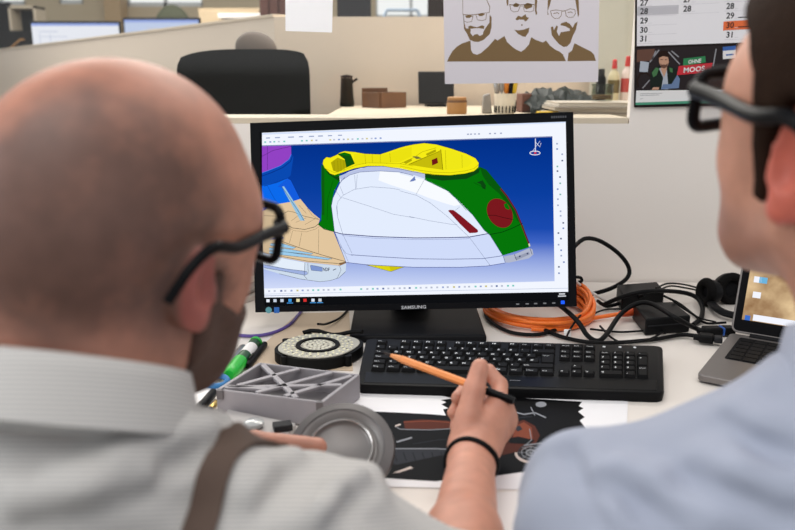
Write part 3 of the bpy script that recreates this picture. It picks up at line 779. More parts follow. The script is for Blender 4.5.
put_text(mb, 'MOOS', o_, ex, (0, 0, 1), .0098, 9, True, width=.0415)
cpz([(447, 285), (510, 280), (510, 222), (447, 228)], 5, 9); cpz([(447, 245), (510, 240), (510, 220), (447, 226)], 6, 12)
strip(mb, [(462, 265), (500, 262)], 7, lambda x, y: ck(x, y, 7), 12)
cpz([(27, 506), (900, 478), (900, 428), (30, 436)], 2, 9); cpz([(27, 506), (900, 480), (900, 466), (27, 494)], 3, 13)
for yv, x1 in ((452, 155), (460, 140), (477, 62)): strip(mb, [(48, yv), (x1, yv - 3)], 2, lambda x, y: ck(x, y, 4), 8)
mb.build('photo_strip', pm, t, smooth=False, fix=False)

# ------------------------------------------------------------------ the desk
DT = .74
t = thing('desk', 'white desk top that carries the monitor, keyboard and cables', 'desk', (.1, 1.097, 0))
MB().box((0, 0, DT - .0125), (2.7, .995, .025)).build('top', mat('desk_white', (232, 224, 216), .38, noise=.02, nscale=5), t, bevel=.002)
for sx in (-1, 1):
    for sy in (-1, 1): MB().box((sx * 1.28, sy * .44, .357), (.05, .05, .714)).build('leg', mat('steel', (170, 170, 172), .3, 1), t, bevel=.003)

# ------------------------------------------------------------------ monitor
MC = V3((.0239, 1.3012, .9366)); MW, MH = .545, .3241
MR = rotz(-.0661) @ rotx(-.2096) @ roty(-.0376)
mon = thing('computer_monitor', 'wide black desktop monitor showing a green, yellow and white CAD model', 'monitor', (MC[0], MC[1], DT))
ML = MC - V3((MC[0], MC[1], DT))
def mloc(p): return MR @ V3(p) + ML                          # monitor panel coordinates to the thing's
def spx(x, y, l=0):                                          # a point of the picture on the display
    r = ray(x, y); n = MR[:, 1]; t_ = ((MC + MR @ V3((0, .0022 - .0001 * l, 0)) - CAM) @ n) / (r @ n)
    return CAM + r * t_ - V3((MC[0], MC[1], DT))
def sloc(x, y): return MR.T @ (spx(x, y) - ML)
c0 = [sloc(262, 132.8), sloc(566.3, 120.8), sloc(568.3, 300.2), sloc(262.6, 306.3)]
xl, xr = (c0[0][0] + c0[3][0]) / 2, (c0[1][0] + c0[2][0]) / 2
zt, zb = (c0[0][2] + c0[1][2]) / 2, (c0[2][2] + c0[3][2]) / 2
w2, h2 = MW / 2, MH / 2
bz = mat('bezel_black', (17, 18, 21), .3)
mb = MB()
O = [(-w2, -h2), (w2, -h2), (w2, h2), (-w2, h2)]; I = [(xl, zb), (xr, zb), (xr, zt), (xl, zt)]
for k in range(4):
    k2 = (k + 1) % 4
    q = [(O[k], 0), (O[k2], 0), (I[k2], 0), (I[k], 0)]
    mb.add([mloc((p[0], 0, p[1])) for p, _ in q] + [mloc((p[0], .012, p[1])) for p, _ in q], [(0, 1, 2, 3), (7, 6, 5, 4), (0, 4, 5, 1), (1, 5, 6, 2), (2, 6, 7, 3), (3, 7, 4, 0)])
mb.build('bezel', bz, mon, smooth=False)
mb = MB(); vs = []
for s_, y in ((1, .012), (1, .026), (.86, .045), (.5, .056)):
    vs += [mloc((p[0] * s_, y, p[1] * s_)) for p in O]
fs = [(i * 4 + k, i * 4 + (k + 1) % 4, (i + 1) * 4 + (k + 1) % 4, (i + 1) * 4 + k) for i in range(3) for k in range(4)] + [(0, 1, 2, 3), (12, 13, 14, 15)]
mb.add(vs, fs); mb.build('back_cover', black, mon, ang=20)
mb = MB(); a = mloc((0, .05, -.02)); 
nb = V3((MC[0], MC[1], DT))
mb.tube([mloc((0, .045, -.02)), mloc((0, .075, -.06)), V3((.0, .085, .10)), V3((0, .08, .014))], [.03, .032, .032, .036], n=16)
mb.build('stand_neck', black, mon)
q = [V3(onz(x, y, DT + .012)) - nb for x, y in ((349, 336.5), (487, 336.5))]
bw = q[1] - q[0]; bd = V3((.0, .2, 0))
P = [q[0], q[1], q[1] + bd, q[0] + bd]
for p in P: p[2] = 0.0008
mb = MB(); mb.hexa(P, [p + V3((0, .004 * (1 if i < 2 else -1), .012)) for i, p in enumerate(P)])
mb.build('stand_base', black, mon, bevel=.004, seg=3)

# the picture on the display: flat coloured shapes that shine
def blue_ground():
    m = bpy.data.materials.new('cad_background'); m.use_nodes = True; nt = m.node_tree; nt.nodes.clear()
    tc = nt.nodes.new('ShaderNodeTexCoord'); sp = nt.nodes.new('ShaderNodeSeparateXYZ'); mr = nt.nodes.new('ShaderNodeMapRange')
    cr = nt.nodes.new('ShaderNodeValToRGB'); e = nt.nodes.new('ShaderNodeEmission'); o = nt.nodes.new('ShaderNodeOutputMaterial')
    nt.links.new(tc.outputs['Object'], sp.inputs[0]); nt.links.new(sp.outputs['Z'], mr.inputs['Value'])
    mr.inputs['From Min'].default_value = spx(410, 290)[2]; mr.inputs['From Max'].default_value = spx(410, 140)[2]
    el = cr.color_ramp.elements; el[0].position = 0; el[0].color = lin((208, 218, 248)) + (1,); el[1].position = 1; el[1].color = lin((2, 48, 138)) + (1,)
    for p, c in ((.10, (180, 195, 238)), (.22, (140, 160, 222)), (.33, (62, 100, 196)), (.42, (26, 74, 176)), (.65, (10, 62, 160))):
        k = el.new(p); k.color = lin(c) + (1,)
    nt.links.new(mr.outputs[0], cr.inputs[0]); nt.links.new(cr.outputs[0], e.inputs[0]); nt.links.new(e.outputs[0], o.inputs[0]); return m
SM = {}; smats = [blue_ground()]; SM['bg'] = 0
def scol(c):
    if c not in SM:
        SM[c] = len(smats); smats.append(emit('px_%d_%d_%d' % c, c, 1.0))
    return SM[c]
scr = MB()
def sp_(pts, l, c): scr.poly([spx(x, y, l) for x, y in pts], SM['bg'] if c == 'bg' else scol(c))
def sl_(pts, wd, l, c):
    strip(scr, pts, wd, lambda x, y: spx(x, y, l), scol(c))
def cr_(ox, oy, k=6.62): return lambda pts: [(ox + x / k, oy + y / k) for x, y in pts]
A, B, C_, D_, E_, F_, G_ = cr_(255, 130), cr_(255, 205), cr_(315, 135), cr_(315, 205), cr_(400, 135), cr_(400, 205), cr_(460, 150)
H_ = cr_(460, 200, 5.517)
WHT, INK = (242, 246, 255), (30, 34, 60)
scr.poly([mloc((xl, .0022, zb)), mloc((xr, .0022, zb)), mloc((xr, .0022, zt)), mloc((xl, .0022, zt))], scol((14, 15, 18)))
sp_([(262, 132.8), (566.3, 120.8), (568.2, 291.8), (262.6, 297.6)], 1, WHT)
sp_([(262.2, 145.4), (552.4, 136.2), (554.6, 281.2), (262.5, 288.6)], 2, 'bg')
sl_([(262, 134), (566, 122)], 1.6, 2, (214, 226, 250)); sl_([(262, 146), (552, 136.8)], .5, 3, (150, 160, 190))
rnd = random.Random(4)
for k, (x, n) in enumerate([(266, 4), (275, 5), (288, 6), (299, 4), (309, 5), (318, 5), (328, 4), (338, 4)]):
    y = 138.2 - (x - 262) * .0375; sl_([(x, y), (x + n, y - n * .0375)], 1.1, 3, (150, 164, 200))
for k in range(26):
    x = 264 + k * 4.6 + rnd.random(); y = 142.2 - (x - 262) * .034
    if k in (5, 6, 7, 12, 13): continue
    sl_([(x, y), (x + 2, y - .07)], 1.5, 3, rnd.choice([(120, 200, 190), (170, 180, 205), (210, 200, 140), (140, 160, 210), (190, 196, 215)]))
for x in (467, 470, 474, 478, 489, 494, 500): sl_([(x, 134.3 - (x - 467) * .03), (x + 2, 134.2 - (x - 467) * .03)], 1.3, 3, (160, 168, 196))
for k in range(24):
    y = 143 + k * 5.6 + rnd.random() * 1.5; x = 559.5 + (y - 143) * .015 + rnd.choice([-2.5, 0, 2.5])
    sl_([(x - .8, y), (x + .9, y)], 1.6, 3, rnd.choice([(120, 140, 190), (130, 180, 170), (160, 170, 200), (90, 100, 130)]))
for k in range(46):
    x = 268 + k * 5.4 + rnd.random() * 1.5; y = 291.3 - (x - 262) * .0225
    if 13 < k < 17: continue
    sl_([(x, y), (x + 2.0, y)], 1.7, 3, rnd.choice([(200, 190, 120), (120, 200, 190), (150, 165, 210), (180, 186, 205), (90, 110, 160), (190, 196, 215)]))
sl_([(262.6, 294.2), (568, 288.2)], .5, 3, (190, 200, 222))
sl_([(264, 296), (300, 295.2)], .7, 3, (170, 180, 205))
# taskbar
for x, c in ((268, (235, 240, 250)), (275, (200, 210, 225)), (282, (200, 210, 225)), (290, (60, 150, 220)), (298, (230, 220, 170)), (305, (214, 50, 48)), (313, (220, 230, 245)), (320, (200, 206, 214))):
    y = 300.7 - (x - 268) * .012; sl_([(x - 1.6, y), (x + 1.6, y)], 3.0, 2, c)
    if x in (290, 313, 320): sl_([(x - 3, y + 2.6), (x + 3, y + 2.5)], .8, 3, (70, 150, 220))
sl_([(559, 294.0), (565, 293.9)], 1.2, 2, (215, 218, 224)); sl_([(558, 296.2), (566, 296.0)], 1.2, 2, (205, 208, 214))
# small boat-like neighbour part at the left
sp_([(262, 146.2)] + A([(238, 103), (240, 160), (225, 192), (170, 235), (100, 264), (45, 282)]) + [(262, 172.6)], 3, (146, 66, 196))
sl_(A([(45, 175), (120, 135), (238, 108)]), .35, 4, (60, 20, 90)); sl_(A([(82, 105), (82, 262)]), .35, 4, (70, 30, 110))
sp_([(262, 172.6)] + A([(100, 264), (170, 235), (228, 192), (240, 160), (255, 178), (236, 300), (215, 320), (150, 350), (60, 372), (40, 372)]) + [(262, 186)], 4, (10, 74, 178))
sl_([(262, 176)] + A([(110, 282), (185, 248), (235, 208), (248, 172)]), .6, 5, (6, 40, 120)); sl_([(262, 173)] + A([(100, 264), (170, 236), (226, 194), (240, 160)]), .5, 5, (40, 130, 240))
sp_([(262, 185.6)] + A([(60, 365), (150, 340), (215, 318), (235, 330), (300, 456), (240, 476), (150, 490), (60, 522)]) + [(262, 211)], 4, (12, 106, 236))
sp_(A([(150, 375), (215, 318), (235, 330), (300, 456), (250, 472), (190, 385)]), 5, (20, 92, 222))
sl_(A([(60, 372), (150, 342), (215, 318), (238, 332), (300, 456)]), .5, 6, (8, 50, 140)); sl_(A([(80, 365), (120, 440), (150, 490)]), .35, 6, (8, 60, 160))
TAN = (226, 198, 158)
sp_([(262, 211.5), (268, 208)] + A([(150, 490), (240, 475), (300, 456), (360, 530)]) + B([(350, 22), (392, 62), (430, 92), (418, 130), (450, 152), (520, 178), (545, 240), (590, 350), (604, 382), (560, 402), (350, 380), (200, 352), (80, 325)]) + [(262, 252)], 4, TAN)
sp_(A([(178, 376), (192, 372), (292, 528), (330, 600), (300, 600), (262, 530)]), 6, (150, 196, 226)); sl_(A([(178, 376), (292, 545), (325, 600)]), .4, 7, (30, 50, 90))
sl_(B([(60, 70), (150, 75), (220, 40), (260, 48), (330, 75), (420, 95)]), .4, 6, (70, 60, 50))
sl_(B([(150, 75), (190, 125), (250, 152), (330, 162), (395, 145), (420, 125)]), .5, 6, (60, 50, 40)); sl_(B([(190, 135), (260, 170), (340, 178), (400, 160), (430, 140)]), .3, 6, (150, 120, 90))
for q in ([(250, 170), (228, 250)], [(310, 182), (292, 275)], [(422, 160), (420, 320)], [(345, 20), (380, 70), (430, 100)], [(240, 105), (300, 60)], [(270, 115), (340, 85)], [(330, 130), (395, 92)], [(290, 0), (340, 55)]): sl_(B(q), .28, 6, (110, 90, 70))
for q in ([(105, 255), (165, 250), (272, 282), (250, 290), (100, 268)], [(95, 283), (200, 288), (384, 320), (372, 328), (95, 300)], [(95, 306), (200, 310), (512, 355), (482, 363), (95, 322)]): sp_(B(q), 6, (156, 204, 236)); sl_(B(q), .35, 7, (60, 70, 90))
sl_(B([(100, 225), (190, 218)]), .9, 6, (40, 90, 190)); sl_(B([(160, 235), (300, 285), (440, 330), (600, 375)]), .5, 6, (70, 55, 40))
sl_(B([(45, 312), (200, 345), (350, 372), (560, 388), (602, 380)]), .45, 7, (90, 70, 50)); sl_(B([(555, 402), (560, 385), (600, 378)]), .4, 7, (70, 50, 30))
sp_(B([(560, 385), (600, 376), (604, 384), (562, 402)]), 6, (150, 112, 70))
sp_([(262, 252.5)] + B([(80, 328), (200, 355), (350, 383), (560, 404), (604, 386), (600, 440), (555, 482), (500, 500), (430, 508), (300, 490), (160, 455)]) + [(262, 268.5)], 4, (206, 220, 236))
sp_([(262, 253)] + B([(80, 330), (200, 358), (330, 382), (330, 436), (200, 420), (60, 392)]) + [(262, 262)], 5, (228, 238, 250))
sp_([(262, 262)] + B([(60, 395), (200, 422), (340, 440), (350, 455), (330, 465), (200, 440), (60, 416)]) + [(262, 266.5)], 6, (158, 176, 222))
sp_(B([(366, 402), (372, 398), (446, 412), (446, 440), (372, 432)]), 6, (126, 150, 206)); sl_(B([(366, 402), (372, 398), (446, 412), (446, 440), (372, 432), (366, 402)]), .3, 7, (40, 50, 80))
for q in ([(330, 382), (326, 470), (345, 490)], [(350, 383), (352, 450)], [(60, 395), (200, 422), (342, 440), (352, 455), (330, 465), (200, 440), (60, 416)], [(160, 455), (300, 490), (430, 508), (500, 500), (555, 482), (600, 440)], [(545, 482), (570, 430), (560, 404)]): sl_(B(q), .35, 7, (50, 60, 90))
o_ = spx(*B([(450, 437)])[0], 7); ex = spx(*B([(500, 437)])[0], 7) - o_; ex /= np.linalg.norm(ex)
put_text(scr, 'NDF', o_, ex, MR[:, 2], .0058, scol((30, 36, 66)), True, width=.0115)
sl_(B([(515, 432), (538, 422)]), .7, 7, (40, 50, 80))
# yellow rim
YEL, OLV = (246, 236, 22), (176, 168, 8)
rim = C_([(50, 190), (55, 165), (75, 146), (100, 150), (145, 130), (160, 118), (195, 106), (260, 112), (330, 124), (430, 128), (480, 112), (560, 84), (600, 73)]) + E_([(90, 62), (160, 53), (240, 62), (340, 90), (440, 124), (500, 154), (522, 185), (518, 215), (490, 240), (430, 256), (330, 267), (220, 264), (120, 250), (0, 225)]) + C_([(450, 206), (350, 206), (260, 222), (190, 246), (130, 266), (100, 256), (62, 216)])
GRN, DGR = (6, 116, 10), (12, 70, 18)
sp_(C_([(42, 195), (100, 235), (170, 262), (175, 290), (160, 310), (128, 370), (112, 440), (108, 530)]) + D_([(110, 0), (118, 80), (130, 178), (60, 160), (20, 128), (40, 100), (45, 0)]) + C_([(40, 330)]), 4, GRN)
sp_(C_([(42, 195), (50, 200), (62, 225), (62, 530)]) + C_([(44, 530)]), 5, (14, 92, 16))
sp_(C_([(70, 235), (130, 275), (165, 270), (168, 310), (150, 300), (90, 260)]), 5, DGR); sl_(C_([(120, 300), (85, 420), (80, 560)]), .35, 6, (4, 70, 8))
sl_(D_([(45, 100), (20, 128), (60, 160), (130, 178)]), .5, 6, INK)
sp_(rim, 5, YEL)
sp_(C_([(105, 182), (150, 150), (200, 168), (208, 216), (150, 247), (120, 236)]), 6, OLV)
for x in (125, 150, 170, 190): sl_(C_([(x, 168), (x + 3, 238)]), .25, 7, (120, 110, 0))
sp_(C_([(255, 124), (330, 130), (430, 134), (490, 122), (560, 96), (640, 78), (640, 140), (560, 180), (450, 186), (350, 182), (262, 200)]), 6, (236, 226, 18))
sp_(C_([(148, 126), (195, 115), (236, 126), (264, 190), (208, 216), (196, 160)]), 7, (16, 84, 16)); sp_(C_([(148, 126), (195, 115), (236, 126), (240, 138), (196, 135)]), 8, (10, 110, 10))
for q in ([(330, 126), (335, 190)], [(378, 130), (380, 182)], [(432, 130), (432, 182)], [(495, 118), (500, 180)]): sl_(C_(q), .25, 7, (120, 112, 0))
sl_(C_([(62, 220), (130, 250), (200, 228), (270, 200), (350, 184), (450, 186), (560, 190), (650, 205)]), .3, 7, (150, 140, 0))
sp_(E_([(50, 195), (255, 108), (270, 95), (282, 230), (180, 216)]), 7, (198, 188, 12))
sp_(E_([(270, 95), (345, 100), (450, 145), (478, 180), (450, 208), (380, 226), (284, 232)]), 6, (240, 232, 24)); sl_(E_([(270, 95), (284, 232)]), .5, 8, (110, 100, 0)); sl_(E_([(300, 100), (305, 228)]), .25, 8, (120, 110, 0)); sl_(E_([(410, 130), (412, 218)]), .25, 8, (130, 120, 0))
sp_(E_([(210, 165), (246, 150), (252, 185), (213, 202)]), 8, (112, 22, 24))
sp_(E_([(20, 180), (75, 155), (80, 170), (40, 192)]), 8, OLV); sp_(E_([(80, 140), (120, 142), (145, 155), (110, 160)]), 8, (120, 116, 60)); sp_(E_([(170, 125), (235, 95), (240, 110), (180, 138)]), 8, OLV)
sl_(E_([(60, 195), (260, 108)]), .4, 8, (100, 92, 0)); sl_(E_([(0, 190), (90, 150), (150, 110), (240, 85)]), .35, 8, (140, 130, 0))
sl_(rim + rim[:1], .4, 9, (70, 66, 10)); sl_(E_([(0, 205), (120, 232), (220, 246), (330, 250), (430, 238), (490, 222), (520, 196)]), .3, 8, (140, 130, 0))
# green right shell
sp_([(425, 173.5), (425, 179.5), (448.3, 191), (460, 202), (472, 214), (484, 230), (490, 235.3), (502.6, 255.5)] + H_([(380, 262), (380, 248)]) + [(523.4, 225.5), (519.8, 221.8), (516, 209), (506.8, 194.6), (496.3, 181.7), (486.4, 169.6), (480, 167)], 4, GRN)
sp_(E_([(165, 252), (330, 270), (430, 258), (500, 236), (530, 214), (522, 250), (440, 290), (280, 302), (165, 282)]), 5, DGR)
sp_(G_([(130, 110), (175, 130), (240, 210), (310, 295), (370, 390), (415, 500), (380, 470), (330, 380), (260, 290), (190, 230), (150, 170)]), 5, (8, 88, 14))
sl_(G_([(268, 255), (310, 305), (370, 400), (410, 500)]) + H_([(345, 150), (382, 245)]), 1.5, 6, (104, 22, 40))
cx, cy = G_([(264, 418)])[0]
sp_([(cx + 13.2 * math.cos(a) * .98 + 2.0 * math.sin(a), cy + 14.6 * math.sin(a) + 1.5 * math.cos(a)) for a in [2 * PI * k / 40 for k in range(40)]], 6, (122, 24, 30))
sp_(G_([(290, 360), (310, 350), (330, 390), (318, 395), (300, 385)]), 7, GRN); sl_(G_([(185, 432), (230, 432), (290, 448), (350, 460)]), .5, 7, (50, 10, 14))
sp_(G_([(110, 215), (150, 200), (172, 235), (168, 260), (150, 255), (135, 225)]), 6, DGR); sl_(G_([(90, 215), (150, 245), (170, 260)]), .35, 7, (4, 60, 8))
sl_(H_([(165, 190), (230, 178), (290, 155), (345, 128)]), .6, 7, (4, 40, 10)); sl_(E_([(175, 300), (280, 345), (370, 420), (440, 500)]), .4, 6, (60, 150, 60))
# white hood
hood = [(339.3, 176.5), (350, 171.3), (362, 167.8), (380, 166.6), (400, 169.2), (425, 174.5), (425, 179.5), (448.3, 191), (460, 202), (472, 214), (484, 230), (490, 235.3), (502.6, 255.3), (505, 263), (487, 266), (460, 267.2), (414.7, 267.2), (366, 264.7), (346, 262.4), (334.6, 232), (332.8, 217), (331.4, 206), (333, 198), (340, 183)]
sp_(hood, 5, (228, 237, 254))
sp_([(334.8, 233), (342, 233.9), (375, 236.4), (415, 237.6), (469.5, 237), (487.6, 233.7), (490, 235.3), (502.6, 255.3), (505, 263), (487, 266), (460, 267.2), (414.7, 267.2), (366, 264.7), (346, 262.4)], 6, (208, 220, 250))
sp_(C_([(160, 272), (240, 241), (350, 209), (450, 208), (560, 220), (650, 240)]) + E_([(100, 240), (165, 255), (165, 290), (100, 268), (0, 250)]) + C_([(560, 245), (430, 238), (300, 245), (230, 265), (175, 302)]), 6, (184, 194, 228))
sp_(C_([(430, 240), (560, 250)]) + E_([(0, 258), (165, 298), (320, 372), (400, 460), (360, 470), (290, 450), (200, 420), (110, 385), (0, 350)]) + C_([(500, 330), (420, 300)]), 6, (248, 251, 255))
gl = (120, 130, 160)
sl_(C_([(150, 540), (142, 480), (152, 440), (185, 400), (260, 360), (370, 343), (500, 352), (560, 362)]) + E_([(0, 370), (110, 400), (200, 450), (290, 520)]) + F_([(330, 90), (460, 215), (560, 350), (598, 402)]), .32, 7, gl)
sl_(D_([(145, 0), (150, 80), (185, 195), (245, 320)]), .35, 7, gl); sl_(D_([(160, 260), (205, 320), (250, 334)]), .35, 7, gl); sl_(D_([(130, 178), (210, 350), (222, 380)]), .3, 7, gl)
sl_(C_([(182, 415), (350, 468), (520, 525)]) + D_([(660, 85)]) + F_([(60, 76), (200, 105), (340, 128), (380, 130)]), .3, 7, gl)
for q in ([(262, 265), (270, 360)], [(280, 262), (272, 355)], [(165, 340), (190, 400)], [(130, 360), (175, 420)]): sl_(C_(q), .28, 7, gl)
for q in ([(165, 290), (105, 395)], [(395, 475), (365, 500)]): sl_(E_(q), .28, 7, gl)
sl_(C_([(165, 320), (175, 302), (230, 265), (300, 245), (430, 238), (560, 245), (650, 268)]), .4, 8, (90, 100, 140))
sl_([(334.6, 232), (342, 234), (375, 236.6), (415, 237.9), (450, 237.6), (469.5, 237), (487.6, 233.7)], .8, 8, (44, 50, 110))
sl_([(342, 235.5), (375, 238.3), (415, 239.6), (450, 239.4), (469.5, 238.6)], .3, 8, (120, 130, 180))
sl_([(351, 254.8), (380, 256.8), (414.7, 258.8), (450, 259.2), (483, 258.6), (499.7, 256.2), (503, 255.4)], .55, 8, (80, 90, 140))
sl_([(346, 262.4), (366, 264.7), (414.7, 267.3), (460, 267.3), (487, 266), (505, 263)], .5, 8, (50, 60, 130))
sl_([(346, 262.4), (334.6, 232), (332.8, 217), (331.4, 206), (333, 198), (340, 183), (345, 177)], .4, 8, (70, 80, 130))
sl_(E_([(165, 297), (320, 372), (400, 450), (480, 528)]) + [(484, 230), (490, 235.3), (502.6, 255.3)], .45, 8, (60, 90, 130))
sp_(F_([(318, 38), (330, 32), (356, 34), (400, 68), (515, 165), (517, 178), (505, 184), (460, 186), (400, 128)]), 9, (128, 24, 36))
sp_(C_([(625, 310), (662, 272), (662, 300)]) + E_([(100, 290), (90, 305)]), 8, (110, 130, 190)); sp_(E_([(65, 305), (95, 275), (105, 300)]), 8, (100, 120, 180))
sp_(H_([(238, 312), (300, 300), (385, 264), (400, 274), (405, 300), (380, 322), (270, 346), (250, 345)]), 9, (178, 184, 204)); sp_(H_([(300, 318), (380, 285), (385, 300), (312, 332)]), 10, (150, 156, 178))
for q in ([(300, 300), (312, 332)], [(385, 264), (398, 300)]): sl_(H_(q), .5, 11, (60, 66, 90))
for x in (330, 372): sl_(H_([(x - 4, 312 - (x - 330) * .35), (x + 4, 309 - (x - 330) * .35)]), 1.4, 11, (50, 60, 100))
sl_(H_([(240, 312), (250, 346)]), .4, 11, (90, 100, 140)); sl_(H_([(380, 240), (385, 256)]), 1.5, 8, (220, 220, 180))
sp_(D_([(338, 396), (430, 402), (590, 410), (505, 440), (490, 438)]), 6, (222, 214, 16)); sp_(D_([(490, 405), (590, 410), (505, 440)]), 7, (206, 196, 10)); sl_(D_([(338, 396), (490, 438), (505, 440), (590, 410)]), .35, 8, (90, 84, 10))
# axis mark
sl_([(535.4, 138.5), (535.4, 152)], .8, 6, (225, 230, 245)); sl_([(535.4, 142), (540, 147), (541, 143)], .6, 6, (225, 230, 245)); sl_([(532, 152), (540, 141)], .5, 6, (200, 210, 235))
sl_([(535 + 5.2 * math.cos(a), 153 + 1.9 * math.sin(a)) for a in [2 * PI * k / 20 for k in range(21)]], .8, 6, (228, 232, 245)); sl_([(534, 153), (536.4, 153)], 1.6, 7, (220, 60, 70))
scr.build('display', smats, mon, smooth=False, fix=False)
mb = MB(); o_ = MR.T @ (spx(401.5, 309.0) - ML); o_ = mloc((o_[0], -.0004, o_[2])); e_ = MR.T @ (spx(425.5, 308.2) - ML); e_ = mloc((e_[0], -.0004, e_[2]))
put_text(mb, 'SAMSUNG', o_, (e_ - o_) / np.linalg.norm(e_ - o_), MR[:, 2], .0056, 0, True, width=.0418)
mb.build('lettering', mat('letter_silver', (196, 198, 202), .4), mon, smooth=False, fix=False)
mb = MB(); o_ = MR.T @ (spx(551, 118.5) - ML); o_ = mloc((o_[0], -.0004, o_[2]))
for k in range(7): mb.poly([o_ + MR[:, 0] * (.0037 * k + dx) + MR[:, 2] * dz for dx, dz in ((0, 0), (.0026, 0), (.0026, .0036), (0, .0036))])
mb.build('model_marking', mat('letter_dim', (70, 72, 78), .5), mon, smooth=False, fix=False)
for x in (517.5, 527, 535.5, 544.5, 553.5):
    p = MR.T @ (spx(x, 304 - (x - 517) * .03) - ML)
    mb = MB(); mb.box(mloc((p[0], -.0006, p[2])), (.0052, .0012, .0022), R=MR); mb.build('button', mat('button_grey', (128, 130, 134), .5), mon, smooth=False)
p = MR.T @ (spx(562.5, 302.2) - ML); mb = MB(); mb.box(mloc((p[0], -.0006, p[2])), (.0062, .0012, .0058), R=MR)
mb.build('power_light', emit('led_blue', (30, 90, 255), 1.3), mon, bevel=.001)
p = MR.T @ (spx(269, 310) - ML); mb = MB(); mb.cyl(mloc((p[0], 0, p[2])), mloc((p[0], -.0003, p[2])), .0055, n=24); 
mb.build('round_sticker', mat('sticker_teal', (86, 150, 160), .5), mon, smooth=False)
p = MR.T @ (spx(277, 310) - ML); mb = MB(); mb.box(mloc((p[0], -.0002, p[2])), (.009, .0004, .010), R=MR)
mb.build('square_sticker', mat('sticker_blue', (22, 96, 178), .5), mon, smooth=False)

# ------------------------------------------------------------------ keyboard
kz0, kz1 = DT + .014, DT + .024
K = [V3(onz(357, 384.5, kz0)), V3(onz(663.5, 393, kz0)), V3(onz(662, 346, kz1)), V3(onz(367, 338.5, kz1))]
kb = thing('keyboard', 'black full-size keyboard with white legends in front of the monitor', 'keyboard', tuple((K[0] + K[1] + K[2] + K[3])[:2] / 4) + (DT,))
KO = V3(((K[0] + K[1] + K[2] + K[3])[0] / 4, (K[0] + K[1] + K[2] + K[3])[1] / 4, DT))
def kuv(u, v, dz=0):
    p = K[0] * (1 - u) * (1 - v) + K[1] * u * (1 - v) + K[2] * u * v + K[3] * (1 - u) * v
    return p - KO + V3((0, 0, dz))
kbm = mat('keyboard_black', (20, 20, 21), .42)
def outline(n=5, r=.03):
    pts = []
    for (cu, cv, a0) in ((r, r * 2, PI), (1 - r, r * 2, 1.5 * PI), (1 - r, 1 - r * 2, 0), (r, 1 - r * 2, .5 * PI)):
        for k in range(n + 1):
            a = a0 + PI / 2 * k / n; pts.append((cu + r * math.cos(a), cv + r * 2 * math.sin(a)))
    return pts
ol = outline(); mb = MB(); n = len(ol)
top = [kuv(u, v) for u, v in ol]; mid = [kuv(.5 + (u - .5) * 1.006, .5 + (v - .5) * 1.012, -.004) for u, v in ol]; bot = [kuv(u, v) for u, v in ol]
for b in bot: b[2] = .0005
inn = [kuv(.5 + (u - .5) * .992, .5 + (v - .5) * .98, .0006) for u, v in ol]
mb.add(inn + top + mid + bot, [tuple(range(n))] + [(i * n + k, i * n + (k + 1) % n, (i + 1) * n + (k + 1) % n, (i + 1) * n + k) for i in range(3) for k in range(n)] + [tuple(range(4 * n - 1, 3 * n - 1, -1))])
mb.build('case', kbm, kb, ang=30)
mb = MB(); mb.hexa([kuv(.02, .03, .0004), kuv(.98, .03, .0004), kuv(.98, .24, .0004), kuv(.02, .24, .0004)], [kuv(.022, .035, .0012), kuv(.978, .035, .0012), kuv(.978, .235, .0012), kuv(.022, .235, .0012)])
mb.build('front_strip', mat('keyboard_gloss', (14, 14, 15), .3), kb, smooth=False)
UW = 22.5; u0, du = .035, (.955 - .035) / UW; v0, v1 = .255, .93; dv_ = (v1 - v0) / 6.3
keym = [mat('key_black', (19, 19, 20), .55), mat('key_legend', (236, 238, 240), .5)]
def key(x, row, wd, s, ht=1.0, yo=0):
    ua, ub = u0 + (x + .05) * du, u0 + (x + wd - .05) * du
    rv = [0, 1, 2, 3, 4, 5.3][row]
    va, vb = v0 + (rv + .05) * dv_, v0 + (rv + ht - .05) * dv_
    mb = MB(); iu, iv = .12 * du, .12 * dv_
    h = .0052
    mb.hexa([kuv(ua, va, .001), kuv(ub, va, .001), kuv(ub, vb, .001), kuv(ua, vb, .001)], [kuv(ua + iu, va + iv, h), kuv(ub - iu, va + iv, h), kuv(ub - iu, vb - iv, h), kuv(ua + iu, vb - iv, h)])
    if s:
        o_ = kuv(ua + iu * 1.5, vb - iv * 1.8 - .36 * dv_, h + .0002)
        ex = kuv(ub, va) - kuv(ua, va); ex /= np.linalg.norm(ex); ey = kuv(ua, vb) - kuv(ua, va); ey /= np.linalg.norm(ey)
        put_text(mb, s, o_, ex, ey, .0046 if len(s) < 3 else .0030, 1, len(s) < 3)
    mb.build('key', keym, kb, smooth=False, fix=False)
key(0, 5, 1, 'Esc')
for k in range(12): key(2 + k + .5 * (k // 4), 5, 1, 'F%d' % (k + 1))
for k, s in enumerate(('Druck', 'Roll', 'Pause')): key(15.25 + k, 5, 1, s)
for k, s in enumerate('^1234567890ß´'): key(k, 4, 1, s)
key(13, 4, 2, '<-')
for k, s in enumerate(('Einf', 'Pos1', 'Bild')): key(15.25 + k, 4, 1, s)
for k, s in enumerate(('Num', '/', '*', '-')): key(18.5 + k, 4, 1, s)
key(0, 3, 1.5, 'Tab')
for k, s in enumerate('QWERTZUIOPÜ+'): key(1.5 + k, 3, 1, s)
key(13.75, 2, 1.25, 'Enter', 2)
for k, s in enumerate(('Entf', 'Ende', 'Bild')): key(15.25 + k, 3, 1, s)
for k, s in enumerate('789'): key(18.5 + k, 3, 1, s)
key(21.5, 2, 1, '+', 2)
key(0, 2, 1.75, 'Caps')
for k, s in enumerate('ASDFGHJKLÖÄ#'): key(1.75 + k, 2, 1, s)
for k, s in enumerate('456'): key(18.5 + k, 2, 1, s)
key(0, 1, 1.25, 'Shift'); key(1.25, 1, 1, '<')
